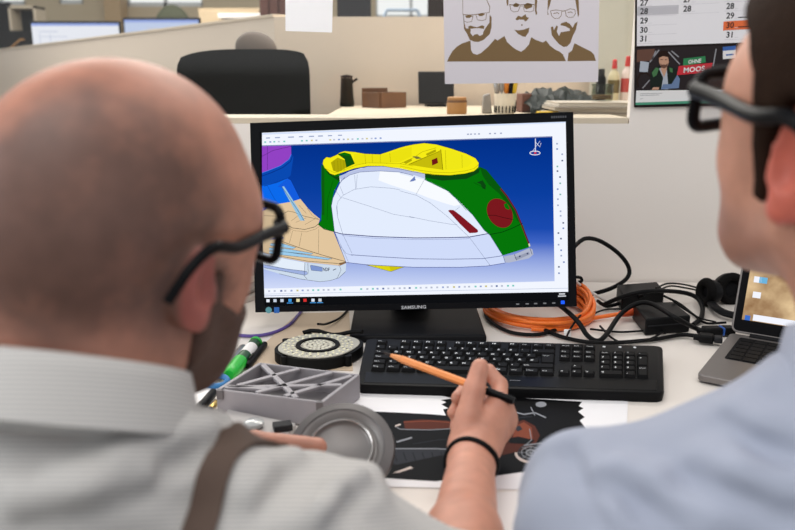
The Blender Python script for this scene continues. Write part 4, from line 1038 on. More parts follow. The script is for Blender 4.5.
for k, s in enumerate('YXCVBNM,.-'): key(2.25 + k, 1, 1, s)
key(12.25, 1, 2.75, 'Shift'); key(16.25, 1, 1, '^')
for k, s in enumerate('123'): key(18.5 + k, 1, 1, s)
key(21.5, 0, 1, 'Enter', 2)
for x, wd, s in ((0, 1.25, 'Strg'), (1.25, 1.25, 'Win'), (2.5, 1.25, 'Alt'), (3.75, 6.25, ''), (10, 1.25, 'Gr'), (11.25, 1.25, 'Win'), (12.5, 1.25, 'Menu'), (13.75, 1.25, 'Strg'), (15.25, 1, '<'), (16.25, 1, 'v'), (17.25, 1, '>'), (18.5, 2, '0'), (20.5, 1, ',')): key(x, 0, wd, s)
mb = MB()
for x in (18.9, 20.2, 21.4): mb.cyl(kuv(u0 + x * du, .93, .0006), kuv(u0 + x * du, .93, .0018), .0022, n=12)
mb.build('indicator_lights', mat('key_legend', (205, 207, 210), .5), kb)
mb = MB(); ex = kuv(.6, .1) - kuv(.5, .1); ex /= np.linalg.norm(ex); ey = V3((0, 1, .1))
for k in range(6): mb.box(kuv(.505 + .006 * k, .14, .0016), (.0017, .0017, .0003))
mb.build('maker_marking', mat('letter_dim2', (130, 132, 136), .5), kb, smooth=False)

# ------------------------------------------------------------------ printed sheet with a motorcycle, plain sheets
def dpoly(pts, z): return [V3(onz(x, y, z)) for x, y in pts]
c = dpoly([(355, 390), (628, 401), (624, 492), (340, 486)], DT + .0006)
pr = thing('photo_print', 'white print of a brown motorcycle on torn-edged black, in front of the keyboard', 'print', tuple(sum(c) / 4))
PO = sum(c) / 4
MB().prism([p - PO for p in c], (0, 0, .0004)).build('sheet', mat('print_paper', (236, 234, 236), .5), pr, smooth=False)
mb = MB()
pmx = [mat('print_black', (10, 10, 12), .5, spec=.06), mat('print_brown', (84, 40, 28), .5, spec=.06), mat('print_rust', (128, 66, 46), .5, spec=.06), mat('print_chrome', (140, 142, 148), .5, spec=.06), mat('print_grey', (44, 46, 52), .5, spec=.06), mat('print_pale', (205, 190, 182), .5, spec=.06)]
def P_(pts, l, m): mb.poly([V3(onz(x, y, DT + .0011 + .00008 * l)) - PO for x, y in pts], m)
def L_(pts, wd, l, m): strip(mb, pts, wd, lambda x, y: V3(onz(x, y, DT + .0011 + .00008 * l)) - PO, m)
def q3(pts): return [(380 + x / 3.614, 390 + y / 3.614) for x, y in pts]
P_(q3([(-60, 76), (80, 82), (190, 88), (238, 92), (228, 70), (246, 66), (222, 52), (240, 44), (220, 36), (262, 30), (222, 20), (300, 12), (460, 26), (730, 42), (718, 58), (735, 66), (716, 78), (740, 98), (722, 110), (752, 150), (735, 165), (760, 185), (730, 210), (700, 255), (560, 290), (420, 310), (200, 330), (40, 320), (-80, 312)]), 0, 0)
P_(q3([(85, 112), (150, 106), (260, 112), (300, 118), (290, 136), (180, 142), (90, 140)]), 1, 1); L_(q3([(85, 116), (180, 112), (290, 120)]), .8, 2, 2)
L_(q3([(55, 132), (75, 142), (180, 144), (290, 138)]), .7, 3, 3); L_(q3([(55, 130), (75, 124)]), 1.6, 3, 5)
L_(q3([(60, 188), (115, 172)]), 1.6, 2, 3); L_(q3([(120, 195), (210, 180), (290, 178)]), .5, 2, 4)
P_(q3([(30, 215), (200, 208), (300, 214), (300, 250), (220, 236), (60, 270), (35, 262)]), 1, 4); L_(q3([(40, 212), (200, 212), (330, 218)]), .9, 3, 3)
for k in range(7): L_(q3([(50 + 34 * k, 225), (62 + 34 * k, 258)]), .8, 2, 0)
P_(q3([(45, 300), (110, 276), (120, 282), (70, 298)]), 2, 5)
P_(q3([(440, 150), (480, 120), (520, 108), (560, 130), (578, 165), (560, 200), (500, 222), (430, 238), (450, 190)]), 1, 1)
P_(q3([(490, 130), (520, 116), (548, 136), (552, 175), (520, 190), (480, 172)]), 2, 2); P_(q3([(455, 176), (500, 168), (560, 182), (540, 196), (470, 192)]), 3, 0)
P_(q3([(485, 135), (505, 128), (515, 142), (498, 150)]), 4, 4); L_(q3([(540, 140), (548, 180), (520, 205)]), .8, 4, 3)
L_(q3([(480, 78), (520, 88), (560, 82), (600, 100)]), 1.3, 3, 3); L_(q3([(545, 62), (560, 92)]), 1.0, 3, 3); L_(q3([(500, 100), (550, 96)]), .9, 3, 4)
P_([(380 + (582 + 20 * math.cos(a)) / 3.614, 390 + (52 + 10 * math.sin(a)) / 3.614) for a in [2 * PI * k / 16 for k in range(16)]], 3, 3)
wx, wy = 545, 226
for r_, wd, m in ((1.0, 2.6, 5), (.82, 1.4, 4), (.62, .8, 3), (.3, 1.6, 3)): L_([(380 + (wx + 54 * r_ * math.cos(a)) / 3.614, 390 + (wy + 34 * r_ * math.sin(a)) / 3.614) for a in [PI * (-.25 + 1.25 * k / 24) if r_ == 1 else 2 * PI * k / 24 for k in range(25)]], wd, 4, m)
for k in range(8): L_([(380 + wx / 3.614, 390 + wy / 3.614), (380 + (wx + 46 * math.cos(k * PI / 4)) / 3.614, 390 + (wy + 29 * math.sin(k * PI / 4)) / 3.614)], .5, 5, 3)
L_(q3([(520, 200), (600, 190), (610, 180)]), 1.2, 5, 3)
mb.build('motorcycle_picture', pmx, pr, smooth=False, fix=False)
c = dpoly([(60, 380), (222, 384), (196, 432), (30, 428)], DT + .0006)
tag(MB().prism(c, (0, 0, .0008)).build('white_sheet', white_paper, smooth=False), 'plain white sheet on the desk between the bearded chin and the grey tray', 'paper')
c = dpoly([(298, 314), (349, 312.5), (353, 371), (240, 366)], DT + .0005)
tag(MB().prism(c, (0, 0, .0012)).build('cardboard_sheet', mat('cardboard', (206, 184, 158), .6), smooth=False), 'beige cardboard sheet lying under the round LED board', 'cardboard')
c = dpoly([(478, 494), (560, 488), (590, 530), (470, 548)], DT + .0002)
tag(MB().prism(c, (0, 0, .0003)).build('white_sheet', white_paper, smooth=False), 'blank white sheet on the desk below the motorcycle print', 'paper')

# ------------------------------------------------------------------ round LED board
LC = V3(onz(318, 350, DT + .012)); LC[2] = DT + .0019
led = thing('led_board', 'round black lamp housing with two rings of white LEDs, left of the keyboard', 'lamp', LC)
def lobes(r, k=.10, n=64): return [r * (1 + k * max(0, math.cos(a - .35)) ** 8 * 1.1 + k * .6 * max(0, math.cos(a - 3.5)) ** 10) for a in [2 * PI * i / n for i in range(n)]]
def ring_obj(prof_out, z0, z1, rin, m, name, parent, n=64):
    mb = MB(); an = [2 * PI * i / n for i in range(n)]
    o_ = [V3((r * math.cos(a), r * math.sin(a), 0)) for r, a in zip(prof_out, an)]; i_ = [V3((rin * math.cos(a), rin * math.sin(a), 0)) for a in an]
    vs = [p + V3((0, 0, z0)) for p in o_] + [p + V3((0, 0, z1)) for p in o_] + [p + V3((0, 0, z1)) for p in i_] + [p + V3((0, 0, z0)) for p in i_]
    mb.add(vs, [(b * n + k, b * n + (k + 1) % n, ((b + 1) % 4) * n + (k + 1) % n, ((b + 1) % 4) * n + k) for b in range(4) for k in range(n)])
    return mb.build(name, m, parent, ang=35)
RL = .058
mb = MB(); an = [2 * PI * i / 64 for i in range(64)]; lo_ = lobes(RL + .003, .16)
P = [V3((r * math.cos(a), r * math.sin(a), 0)) for r, a in zip(lo_, an)]
mb.prism(P, (0, 0, .022)); mb.build('housing', mat('led_black', (20, 20, 20), .5), led, ang=35)
ring_obj(lobes(RL - .002, .16), .0225, .0245, .0345, mat('circuit_white', (186, 182, 168), .5), 'outer_ring', led)
mb = MB(); mb.lathe([(.0265, .0222), (.0265, .0245), (.0001, .0245)], n=40); mb.build('inner_disc', mat('circuit_white', (186, 182, 168), .5), led)
mb = MB(); rnd = random.Random(5)
for rr_, n in ((.0385, 20), (.0455, 24), (.0525, 28)):
    for k in range(n):
        a = 2 * PI * k / n + rr_ * 60
        mb.box((rr_ * math.cos(a), rr_ * math.sin(a), .0252), (.0042, .0034, .0014), 0, rotz(a))
        mb.ell((rr_ * math.cos(a), rr_ * math.sin(a), .0258), (.0014, .0014, .0009), None, 1, 8, 5)
        if k % 3 == 0: mb.box(((rr_ - .004) * math.cos(a + .1), (rr_ - .004) * math.sin(a + .1), .0249), (.002, .0014, .0008), 2, rotz(a))
mb.build('outer_diodes', [mat('diode', (228, 224, 206), .3), mat('diode_lens', (252, 246, 200), .2), mat('chip', (90, 84, 72), .5)], led, ang=60)
mb = MB()
for rr_, n in ((.005, 5), (.0125, 12), (.0205, 19)):
    for k in range(n):
        a = 2 * PI * k / n + rr_ * 60
        mb.box((rr_ * math.cos(a), rr_ * math.sin(a), .0252), (.0042, .0034, .0014), 0, rotz(a))
        if k % 2 == 0: mb.box(((rr_ + .0042) * math.cos(a + .1), (rr_ + .0042) * math.sin(a + .1), .0249), (.0022, .0016, .001), 1, rotz(a))
mb.build('inner_diodes', [mat('diode', (228, 224, 206), .3), mat('chip', (90, 84, 72), .5)], led, ang=60)
mb = MB(); mb.lathe([(.0335, .022), (.0335, .027), (.0275, .027), (.0275, .022)], n=48, cap=False); mb.build('black_ring', mat('led_black', (20, 20, 20), .5), led)
for a in (.5, 1.3, 1.9, 2.6, 3.9, 5.6):
    MB().cyl((.0625 * math.cos(a), .0625 * math.sin(a), 0), (.0625 * math.cos(a), .0625 * math.sin(a), .022), .006, n=14).build('screw_lug', mat('led_black', (20, 20, 20), .5), led)
MB().tube([(-.03 + .012 * k, .060 + .004 * math.sin(k * 1.3), .024 + .004 * math.sin(k)) for k in range(9)], .0045).build('wire_loom', mat('led_black', (20, 20, 20), .5), led)

led.scale = (1, 1, .74)
# ------------------------------------------------------------------ grey 3D-printed tray
tz = DT + .036
T4 = [V3(onz(216, 389, tz)), V3(onz(323, 402, tz)), V3(onz(360, 374, tz)), V3(onz(259, 362, tz))]
TO = sum(T4) / 4; TO[2] = DT + .0018
tr = thing('printed_tray', 'grey 3D-printed box with open truss struts on top, before the LED board', 'tray', TO)
def tuv(u, v, z): 
    p = T4[0] * (1 - u) * (1 - v) + T4[1] * u * (1 - v) + T4[2] * u * v + T4[3] * (1 - u) * v - TO; p[2] = z; return p
gp_ = mat('printed_grey', (150, 146, 150), .55, noise=.06, nscale=60)
hz = .034
for (a, b) in (((0, 0), (1, 0)), ((1, 0), (1, 1)), ((1, 1), (0, 1)), ((0, 1), (0, 0))):
    mb = MB(); cu, cv = .5, .5
    ins = lambda p, k: (cu + (p[0] - cu) * k, cv + (p[1] - cv) * k)
    q = [a, b, ins(b, .93), ins(a, .93)]
    mb.hexa([tuv(*p, 0) for p in q], [tuv(*p, hz) for p in q]); mb.build('side', gp_, tr, smooth=False, bevel=.0012)
mb = MB(); mb.hexa([tuv(.03, .03, .0005), tuv(.97, .03, .0005), tuv(.97, .97, .0005), tuv(.03, .97, .0005)], [tuv(.03, .03, .003), tuv(.97, .03, .003), tuv(.97, .97, .003), tuv(.03, .97, .003)])
mb.build('floor_plate', mat('printed_dark', (104, 100, 102), .6), tr, smooth=False)
for a, b in (((.06, .95), (.74, .05)), ((.42, .96), (.12, .2)), ((.74, .96), (.36, .06)), ((.04, .10), (.96, .60)), ((.94, .93), (.63, .06)), ((.04, .14), (.4, .2))):
    pa, pb = tuv(*a, hz - .002), tuv(*b, hz - .002); d = pb - pa; L = np.linalg.norm(d); ang_ = math.atan2(d[1], d[0])
    MB().box((pa + pb) / 2, (L, .0075, .0045), R=rotz(ang_)).build('strut', gp_, tr, smooth=False, bevel=.001)
for u, v in ((.04, -.005), (.97, -.005)): MB().box(tuv(u, v, hz - .006), (.008, .005, .012)).build('clip', mat('printed_dark', (104, 100, 102), .6), tr, smooth=False)

# lower grey printed plate with a clear knob
c = [V3(onz(x, y, DT + .012)) for x, y in ((205, 440), (278, 452), (296, 424), (228, 410))]
po = sum(c) / 4; po[2] = DT + .0016
t = thing('printed_plate', 'flat grey 3D-printed plate with a clear knob, in front of the truss tray', 'plate', po)
bt = [p - po for p in c]
for p in bt: p[2] = 0
MB().hexa(bt, [p + V3((0, 0, .012)) for p in bt]).build('body', mat('printed_pale', (168, 164, 162), .55, noise=.06, nscale=60), t, smooth=False, bevel=.002)
kp = V3(onz(254, 424, DT + .018)) - po; kp[2] = .0122
MB().lathe([(.009, 0), (.012, .003), (.012, .007), (.009, .009), (.0001, .0095)], kp, None, 28).build('clear_knob', mat('clear_grey', (170, 172, 172), .15, coat=.6), t)
MB().box(kp + V3((.035, -.006, .004)), (.022, .016, .008), R=rotz(.3)).build('dark_clip', dark_grey, t, bevel=.001)

# round lamp bezel leaning in the hand
DC = V3(atd(341, 449, .80)); DN = V3((-.06, -.56, .83)); DN /= np.linalg.norm(DN); DR = frame(DN)
t = thing('lamp_bezel', 'round grey stepped lamp bezel held tilted above the desk', 'bezel', DC, DR)
dm = mat('bezel_grey', (128, 124, 122), .38, .35)
MB().lathe([(.0435, -.001), (.0545, -.006), (.0555, -.004), (.0545, .001), (.0455, .004), (.044, .003)], n=64, cap=False).build('rim', mat('bezel_dark', (92, 88, 88), .4, .3), t)
MB().lathe([(.0439, -.0012), (.0439, .003), (.041, .002), (.037, -.001), (.0352, -.0005), (.0335, .003), (.0318, .003), (.0308, .000), (.028, -.002), (.0001, -.002), (.0001, -.004), (.04, -.004)], n=64, cap=False).build('reflector', dm, t)
MB().lathe([(.0316, .0031), (.0326, .0037), (.0334, .0031)], n=64, cap=False).build('bright_ring', mat('bright_metal', (205, 200, 196), .2, .8), t)

# ------------------------------------------------------------------ pens
def pen(name, p0, p1, z, r, body, cap, label, tipc=None, clip=False, wide=1.0):
    a, b = V3(onz(*p0, z)), V3(onz(*p1, z)); L = np.linalg.norm(b - a)
    ang_ = math.atan2((b - a)[1], (b - a)[0]); t = thing(name, label, 'pen', (a[0], a[1], z), rotz(ang_))
    X = frame((1, 0, 0))
    MB().lathe([(r * .9, L * .38), (r, L * .40), (r, L * .97), (r * .85, L)], (0, 0, 0), X, 18).build('barrel', body, t)
    MB().lathe([(r * .7, 0), (r * .95, L * .03), (r * 1.12, L * .12), (r * 1.12, L * .379), (r * .9, L * .3799)], (0, 0, 0), X, 18).build('cap', cap, t)
    if clip: MB().box((L * .24, 0, r * 1.35), (L * .25, r * .6, r * .4)).build('clip', cap, t, bevel=.0006)
    return t, L, r
gm = mat('highlighter_green', (30, 178, 52), .35); gd = mat('marker_dark_green', (22, 74, 40), .4)
t, L, r = pen('marker_pen', (229, 375), (256.5, 342), DT + .0105, .0098, gd, gm, 'green marker pen with a white label, lying behind the grey tray', clip=False)
MB().lathe([(r * 1.02, L * .55), (r * 1.02, L * .8)], (0, 0, 0), frame((1, 0, 0)), 18, cap=False).build('white_label', white_paper, t)
MB().lathe([(r * 1.05, L * .93), (r * 1.05, L * .985), (r * .7, L * 1.01)], (0, 0, 0), frame((1, 0, 0)), 18).build('end_plug', gm, t)
pen('ballpoint_pen', (247, 366), (265, 344), DT + .0065, .0052, black, black, 'black ballpoint pen right of the green marker', clip=True)
pen('ballpoint_pen', (216, 378), (243, 347), DT + .0068, .0056, mat('steel', (170, 170, 172), .3, 1), mat('tool_grey', (150, 146, 142), .5), 'silver grey ballpoint pen left of the green marker', clip=True)
pen('ballpoint_pen', (196, 413), (214, 392), DT + .0078, .006, black, black, 'short black pen left of the grey tray corner', clip=False)
pen('ballpoint_pen', (206, 414), (217, 402), DT + .0078, .004, mat('brass', (190, 160, 90), .3, .8), black, 'thin black and brass pen beside the grey tray corner', clip=False)
bc = V3(onz(216, 381, DT + .008))
tag(MB().tube([bc + V3((.016 * math.cos(a), .009 * math.sin(a), .004 * math.sin(a))) for a in [2 * PI * k / 24 for k in range(24)]], .0042, closed=True, n=10).build('rubber_ring', mat('blue_rubber', (40, 112, 168), .5)), 'blue rubber ring at the left corner of the grey tray', 'ring')

# ------------------------------------------------------------------ magazines left of the monitor
mg = V3(onz(236, 322, DT)); rnd = random.Random(2)
for k in range(9):
    h = .0115
    o = MB().box((mg[0] - .115 + rnd.uniform(-.006, .006), mg[1] + .14 + rnd.uniform(-.006, .006), DT + .0006 + h / 2 + k * (h + .0005)), (.21, .285, h), R=rotz(-.5 + rnd.uniform(-.05, .05))).build('catalogue', mat('cat%d' % (k % 4), [(206, 196, 188), (226, 220, 214), (186, 178, 172), (214, 204, 190)][k % 4], .55), bevel=.001)
    tag(o, 'pale catalogue in the stack left of the monitor, ' + ['lowest', 'second from the bottom', 'third from the bottom', 'fourth from the bottom', 'middle one', 'fourth from the top', 'third from the top', 'second from the top', 'uppermost'][k], 'catalogue', 'catalogues stacked left of the monitor')

# ------------------------------------------------------------------ power supplies, cables
def brick(top, zt_, label, name='power_supply'):
    c = [V3(onz(x, y, zt_)) for x, y in top]; o_ = sum(c) / 4; o_[2] = DT
    t = thing(name, label, 'power supply', o_); c = [p - o_ for p in c]
    lo = [p * 1.0 for p in c]
    for p in lo: p[2] = .0006
    MB().hexa(lo, c).build('case', mat('brick_black', (24, 24, 25), .4), t, bevel=.003, seg=3)
    return t, c, o_
t, c, o_ = brick([(646, 319), (691, 315.5), (674, 301.5), (633, 302.8)], DT + .030, 'black power supply box with an orange plug, nearest to the keyboard')
ce = (c[0] + c[1]) / 2; d_ = (c[1] - c[0]) / np.linalg.norm(c[1] - c[0])
MB().box(V3((ce[0], ce[1], .017)) + V3((d_[1], -d_[0], 0)) * .0008, (np.linalg.norm(c[1] - c[0]) * .9, .0012, .002), R=rotz(math.atan2(d_[1], d_[0]))).build('seam', dark_grey, t, smooth=False)
brick([(622, 294.5), (664.5, 290), (657, 281.5), (617, 284.5)], DT + .034, 'flat black box against the wall behind the front power supply')
blk = mat('cable_black', (20, 20, 21), .45); org = mat('cable_orange', (240, 116, 34), .45)
def cz(pts): return [onz(x, y, z) for x, y, z in pts]
# orange network cable, coiled
cc = V3((.257, 1.358, 0)); pts = []
NT = 11
for k in range(NT * 20):
    a = 2 * PI * k / 20 - PI * .6; lay = k / (20 * NT)
    rj = 1 + .07 * math.sin(a * .37 + 2) + .025 * math.sin(a * 1.7)
    up_k = max(0, .65 * math.cos(a) + .75 * math.sin(a))
    pts.append((cc[0] + .090 * rj * math.cos(a), cc[1] + .094 * rj * math.sin(a), DT + .0055 + .016 * lay + .030 * lay * min(1, up_k)))
pts += cz([(543, 325, DT + .012), (570, 322, DT + .008), (600, 317, DT + .008), (622, 313.5, DT + .012)])
oc = thing('network_cable', 'orange network cable coiled under the monitor corner, plugged into the black box', 'cable', (cc[0], cc[1], DT))
cable('cord', [V3(p) - V3((cc[0], cc[1], DT)) for p in pts],   .0037, org, None, parent=oc, n=3)
a, b = V3(onz(620, 314, DT + .012)), V3(onz(634, 311.5, DT + .014)); oo = V3((cc[0], cc[1], DT))
MB().tube([a - oo, (a + b) / 2 - oo, b - oo], [.0055, .0075, .0075], n=12).build('plug', mat('plug_orange', (214, 84, 40), .5), oc)
cable('power_cable', [ony(570, 252, 1.42), ony(577, 244, 1.45), ony(586, 238.5, 1.47), ony(600, 241, 1.49), ony(618, 253, 1.50), ony(628.5, 267, 1.50), ony(627, 278, 1.49)] + [V3(ony(612, 288, 1.47)), onz(590, 294.5, DT + .006), onz(574, 296, DT + .005)], .0042, blk, 'thick black cord looping up against the white wall right of the monitor')
cable('video_cable', [ony(572, 277, 1.38), ony(580, 277.5, 1.40), ony(581.5, 281, 1.40), ony(575, 282.5, 1.39), ony(568, 280, 1.37)], .003, blk, 'small black cord loop at the right edge of the monitor')
cable('white_cable', [ony(574, 280, 1.38), ony(583, 287, 1.40), onz(599, 297, DT + .020), onz(609, 303, DT + .006), onz(616, 303.5, DT + .005)], .0026, mat('cable_white', (222, 218, 212), .5), 'thin white cord running down right of the monitor onto the desk')
G1 = 'black cords tangled right of the keyboard'
def bc_(pts, r, lab): cable('black_cable', [onz(x, y, z) for x, y, z in pts], r, blk, lab, 'cable', G1)
bc_([(540, 296, DT + .034), (556, 303, DT + .036), (569, 313, DT + .034), (579, 323, DT + .022), (587, 335, DT + .008), (597, 341, DT + .006), (606, 335, DT + .010), (620, 315, DT + .02), (636, 304, DT + .036), (652, 304, DT + .04), (676, 318, DT + .038), (693, 327, DT + .014), (702, 331, DT + .009)], .0042, 'thick black cord arching over the front power supply to a plug')
bc_([(603, 305, DT + .01), (622, 297, DT + .03), (645, 291.5, DT + .042), (675, 291.5, DT + .030), (694, 296, DT + .02), (702, 306, DT + .012), (701, 318, DT + .008), (693, 325, DT + .005)], .0042, 'thick black cord bending round behind both power supplies')
bc_([(484, 307, DT + .006), (489, 320, DT + .005), (510, 332, DT + .005), (538, 334.5, DT + .005), (558, 329, DT + .005)], .0032, 'black cord curving in front of the orange coil')
bc_([(545, 330, DT + .005), (566, 338, DT + .005), (600, 343, DT + .005), (650, 340, DT + .005), (680, 335, DT + .006), (698, 336, DT + .009)], .0034, 'black cord along the back edge of the keyboard to the lower plug')
bc_([(566, 338, DT + .012), (571, 328, DT + .012), (579, 317, DT + .022), (588, 308, DT + .012)], .0018, 'thin black cord rising beside the white tag')
bc_([(590, 321, DT + .005), (594, 314, DT + .006), (606, 309.5, DT + .006), (620, 309, DT + .006)], .0018, 'thin black cord looping behind the orange plug')
bc_([(590, 329, DT + .005), (620, 332, DT + .005), (650, 330.5, DT + .005), (666, 333, DT + .005)], .0018, 'thin black cord lying before the front power supply')
bc_([(600, 326, DT + .012), (612, 338, DT + .005), (626, 343, DT + .005), (650, 339, DT + .012), (666, 330, DT + .005)], .0018, 'thin black cord drooping below the front power supply')
bc_([(656, 288, DT + .036), (668, 283.5, DT + .03), (684, 284.5, DT + .02), (700, 288.5, DT + .012)], .0018, 'thin black headset cord, upper of the two by the wall')
bc_([(658, 291, DT + .037), (670, 286, DT + .026), (686, 288, DT + .016), (701, 291, DT + .012)], .0018, 'thin black headset cord, lower of the two by the wall')
bc_([(664, 296, DT + .03), (680, 304, DT + .012), (694, 315, DT + .005), (706, 323, DT + .005), (726, 322.5, DT + .006)], .0022, 'thin black cord running to the ear pads, right of the boxes')
bc_([(672, 300, DT + .036), (684, 309, DT + .02), (700, 318, DT + .012), (716, 322, DT + .008)], .0016, 'thinnest black cord dropping behind the front power supply')
bc_([(598, 301, DT + .010), (602, 304, DT + .010), (610, 306, DT + .008), (632, 299, DT + .016), (645, 295, DT + .036)], .0036, 'black cord below the white cord, behind the orange plug')
wt = V3(onz(567.5, 334, DT + .006)); tag(MB().box(wt, (.011, .003, .016), R=rotx(-.5)).build('cable_tag', white_paper, bevel=.001), 'small white tag on the cord behind the keyboard', 'tag')
for k, (p0, p1, z, lab, st) in enumerate([((700, 331), (735, 330), DT + .0095, 'black video plug with a blue stripe in front of the laptop', 1), ((696, 337), (726, 340), DT + .0105, 'plain black video plug nearest the laptop corner', 0)]):
    a, b = V3(onz(*p0, z)), V3(onz(*p1, z)); L = np.linalg.norm(b - a)
    t = thing('video_plug', lab, 'plug', a, rotz(math.atan2((b - a)[1], (b - a)[0])))
    MB().box((L * .34, 0, 0), (L * .5, .020, .0135)).build('body', blk, t, bevel=.003)
    MB().tube([(-.004, 0, 0), (L * .1, 0, 0)], [.0045, .006]).build('strain_relief', blk, t)
    if st:
        MB().box((L * .62, 0, 0), (L * .055, .0203, .0138)).build('blue_stripe', mat('stripe_blue', (30, 84, 170), .5), t, bevel=.002)
        MB().box((L * .80, 0, 0), (L * .3, .0195, .013)).build('nose', blk, t, bevel=.002)
    else: MB().box((L * .74, 0, 0), (L * .28, .017, .010)).build('nose', dark_grey, t, bevel=.002)
cable('purple_cable', cz([(205, 326, DT + .008), (228, 333, DT + .004), (250, 336, DT + .004), (272, 333, DT + .004), (289, 325, DT + .004), (299, 314, DT + .005), (303, 309, DT + .006)]), .0028, mat('cable_purple', (86, 66, 140), .5), 'purple cord curving across the desk left of the LED board')
cable('black_cable', cz([(318, 324, DT + .026), (326, 324, DT + .012), (338, 319, DT + .006), (346, 312, DT + .006), (350, 306, DT + .006)]), .002, blk, 'short black cord from the LED board to behind the monitor', 'cable')

# ------------------------------------------------------------------ headphones, laptop
hp0 = V3((.622, 1.41, DT))
t = thing('headphones', 'black padded headphones lying by the wall behind the laptop', 'headphones', hp0)
c1 = V3(ony(709, 292, 1.42)) - hp0; c2 = V3(ony(730, 288.5, 1.44)) - hp0
pad = mat('ear_pad', (20, 19, 19), .75, bump=.2, bscale=250)
for cc_, dr, w_ in ((c1, (-.97, -.22, .1), .9), (c2, (.12, -.98, .15), 1.12)):
    R = frame(dr)
    cup = MB().lathe([(r_ * w_, z_ * w_) for r_, z_ in ((.010, -.020), (.022, -.018), (.026, -.008), (.0265, 0))], cc_, R, 32).build('ear_cup', black, t)
    MB().tube([cc_ + R @ V3((.0205 * w_ * math.cos(a), .0205 * w_ * math.sin(a), .006)) for a in [2 * PI * k / 28 for k in range(28)]], .0085, n=12, closed=True).build('ear_pad', pad, cup)
    MB().lathe([(.021 * w_, 0), (.019 * w_, .004), (.0001, .005)], cc_, R, 24).build('pad_mesh', black_matt, cup)
hb = spline([c1 + V3((.006, .01, -.02)), V3(onz(716, 308, DT + .014)) - hp0, V3(onz(728, 314, DT + .011)) - hp0, V3(onz(748, 316.5, DT + .011)) - hp0, V3(onz(765, 310, DT + .012)) - hp0, V3(onz(766, 300, DT + .014)) - hp0, V3(onz(752, 294, DT + .02)) - hp0, c2 + V3((.02, .02, -.01))], 6)
MB().tube(hb, .0085, n=12, flat=.7).build('headband', black, t)

yaw = math.radians(-34); LR = rotz(yaw); LF = V3(onz(697, 372, DT + .016)); LF[2] = DT
lap = thing('laptop', 'open silver laptop with a warm brown wallpaper at the right', 'laptop', LF, LR)
lw, ld, lh = .322, .222, .0130
alum = mat('laptop_alu', (126, 121, 119), .4, .6)
def rr(x0, y0, x1, y1, r, n=5):
    o_ = []
    for cx, cy, a0 in ((x1 - r, y1 - r, 0), (x0 + r, y1 - r, PI / 2), (x0 + r, y0 + r, PI), (x1 - r, y0 + r, 1.5 * PI)):
        o_ += [(cx + r * math.cos(a0 + PI / 2 * k / n), cy + r * math.sin(a0 + PI / 2 * k / n)) for k in range(n + 1)]
    return o_
MB().prism([(x, y, .003) for x, y in rr(0, 0, lw, ld, .010)], (0, 0, lh - .003)).build('base', alum, lap, bevel=.0015)
for x, y in ((.02, .02), (lw - .02, .02), (.02, ld - .02), (lw - .02, ld - .02)): MB().cyl((x, y, .0004), (x, y, .003), .006).build('rubber_foot', black_matt, lap)
MB().prism([(x, y, lh + .0001) for x, y in rr(.018, .088, lw - .018, ld - .018, .004)], (0, 0, .0004)).build('keyboard_well', black_matt, lap, smooth=False)
for row in range(6):
    for k in range(14):
        x = .0215 + k * (lw - .043) / 14; y = .0905 + row * .0185
        kk = MB().box((x + (lw - .043) / 28, y + .008, lh + .0012), ((lw - .043) / 14 - .003, .0155, .0012)).build('key', mat('laptop_key', (22, 22, 23), .5), lap, smooth=False)
MB().prism([(x, y, lh + .0001) for x, y in rr(lw / 2 - .052, .008, lw / 2 + .052, .078, .004)], (0, 0, .0003)).build('touchpad', mat('touchpad', (140, 137, 136), .3, .6), lap, smooth=False)
MB().cyl((.03, ld - .004, lh), (lw - .03, ld - .004, lh), .005).build('hinge', black, lap)
ta = math.radians(20); LU = V3((0, math.sin(ta), math.cos(ta))); LN = V3((0, -math.cos(ta), math.sin(ta))); sh = .215
h0 = V3((0, ld - .002, lh + .003))
lid = MB(); lid.prism([h0 + V3((x, 0, 0)) + LU * y for x, y in rr(0, 0, lw, sh, .010)], -LN * .006)
lid = lid.build('lid', alum, lap, bevel=.001)
MB().prism([h0 + V3((x, 0, 0)) + LU * y + LN * .0003 for x, y in rr(.003, .003, lw - .003, sh - .003, .008)], -LN * .0002).build('glass_front', black_gloss, lid, smooth=False)
def wall_paper():
    m = bpy.data.materials.new('laptop_wallpaper'); m.use_nodes = True; nt = m.node_tree; nt.nodes.clear()
    tc = nt.nodes.new('ShaderNodeTexCoord'); n = nt.nodes.new('ShaderNodeTexNoise'); n.inputs['Scale'].default_value = 16; n.inputs['Detail'].default_value = 4
    cr = nt.nodes.new('ShaderNodeValToRGB'); e = nt.nodes.new('ShaderNodeEmission'); o = nt.nodes.new('ShaderNodeOutputMaterial')
    el = cr.color_ramp.elements; el[0].position = .35; el[0].color = lin((120, 76, 40)) + (1,); el[1].position = .68; el[1].color = lin((236, 206, 160)) + (1,)
    nt.links.new(tc.outputs['Object'], n.inputs['Vector']); nt.links.new(n.outputs['Fac'], cr.inputs[0]); nt.links.new(cr.outputs[0], e.inputs[0]); nt.links.new(e.outputs[0], o.inputs[0]); return m
mb = MB()
def lq(x, y, l): return h0 + V3((x, 0, 0)) + LU * y + LN * (.0005 + .0001 * l)
def lrect(x0, y0, x1, y1, l, m): mb.poly([lq(x0, y0, l), lq(x1, y0, l), lq(x1, y1, l), lq(x0, y1, l)], m)
lrect(.014, .022, lw - .014, sh - .014, 0, 0); lrect(.030, .023, lw - .030, .033, 1, 1); lrect(.018, .022, .026, .030, 1, 3)
for x, y, m in ((.022, .085, 1), (.030, .085, 2), (.024, .060, 1), (.10, .12, 1)): lrect(x, y, x + .012, y + .010, 1, m)
mb.build('display', [wall_paper(), emit('lap_white', (244, 246, 255)), emit('lap_blue', (110, 180, 220)), emit('lap_blue2', (60, 110, 200))], lid, smooth=False, fix=False)

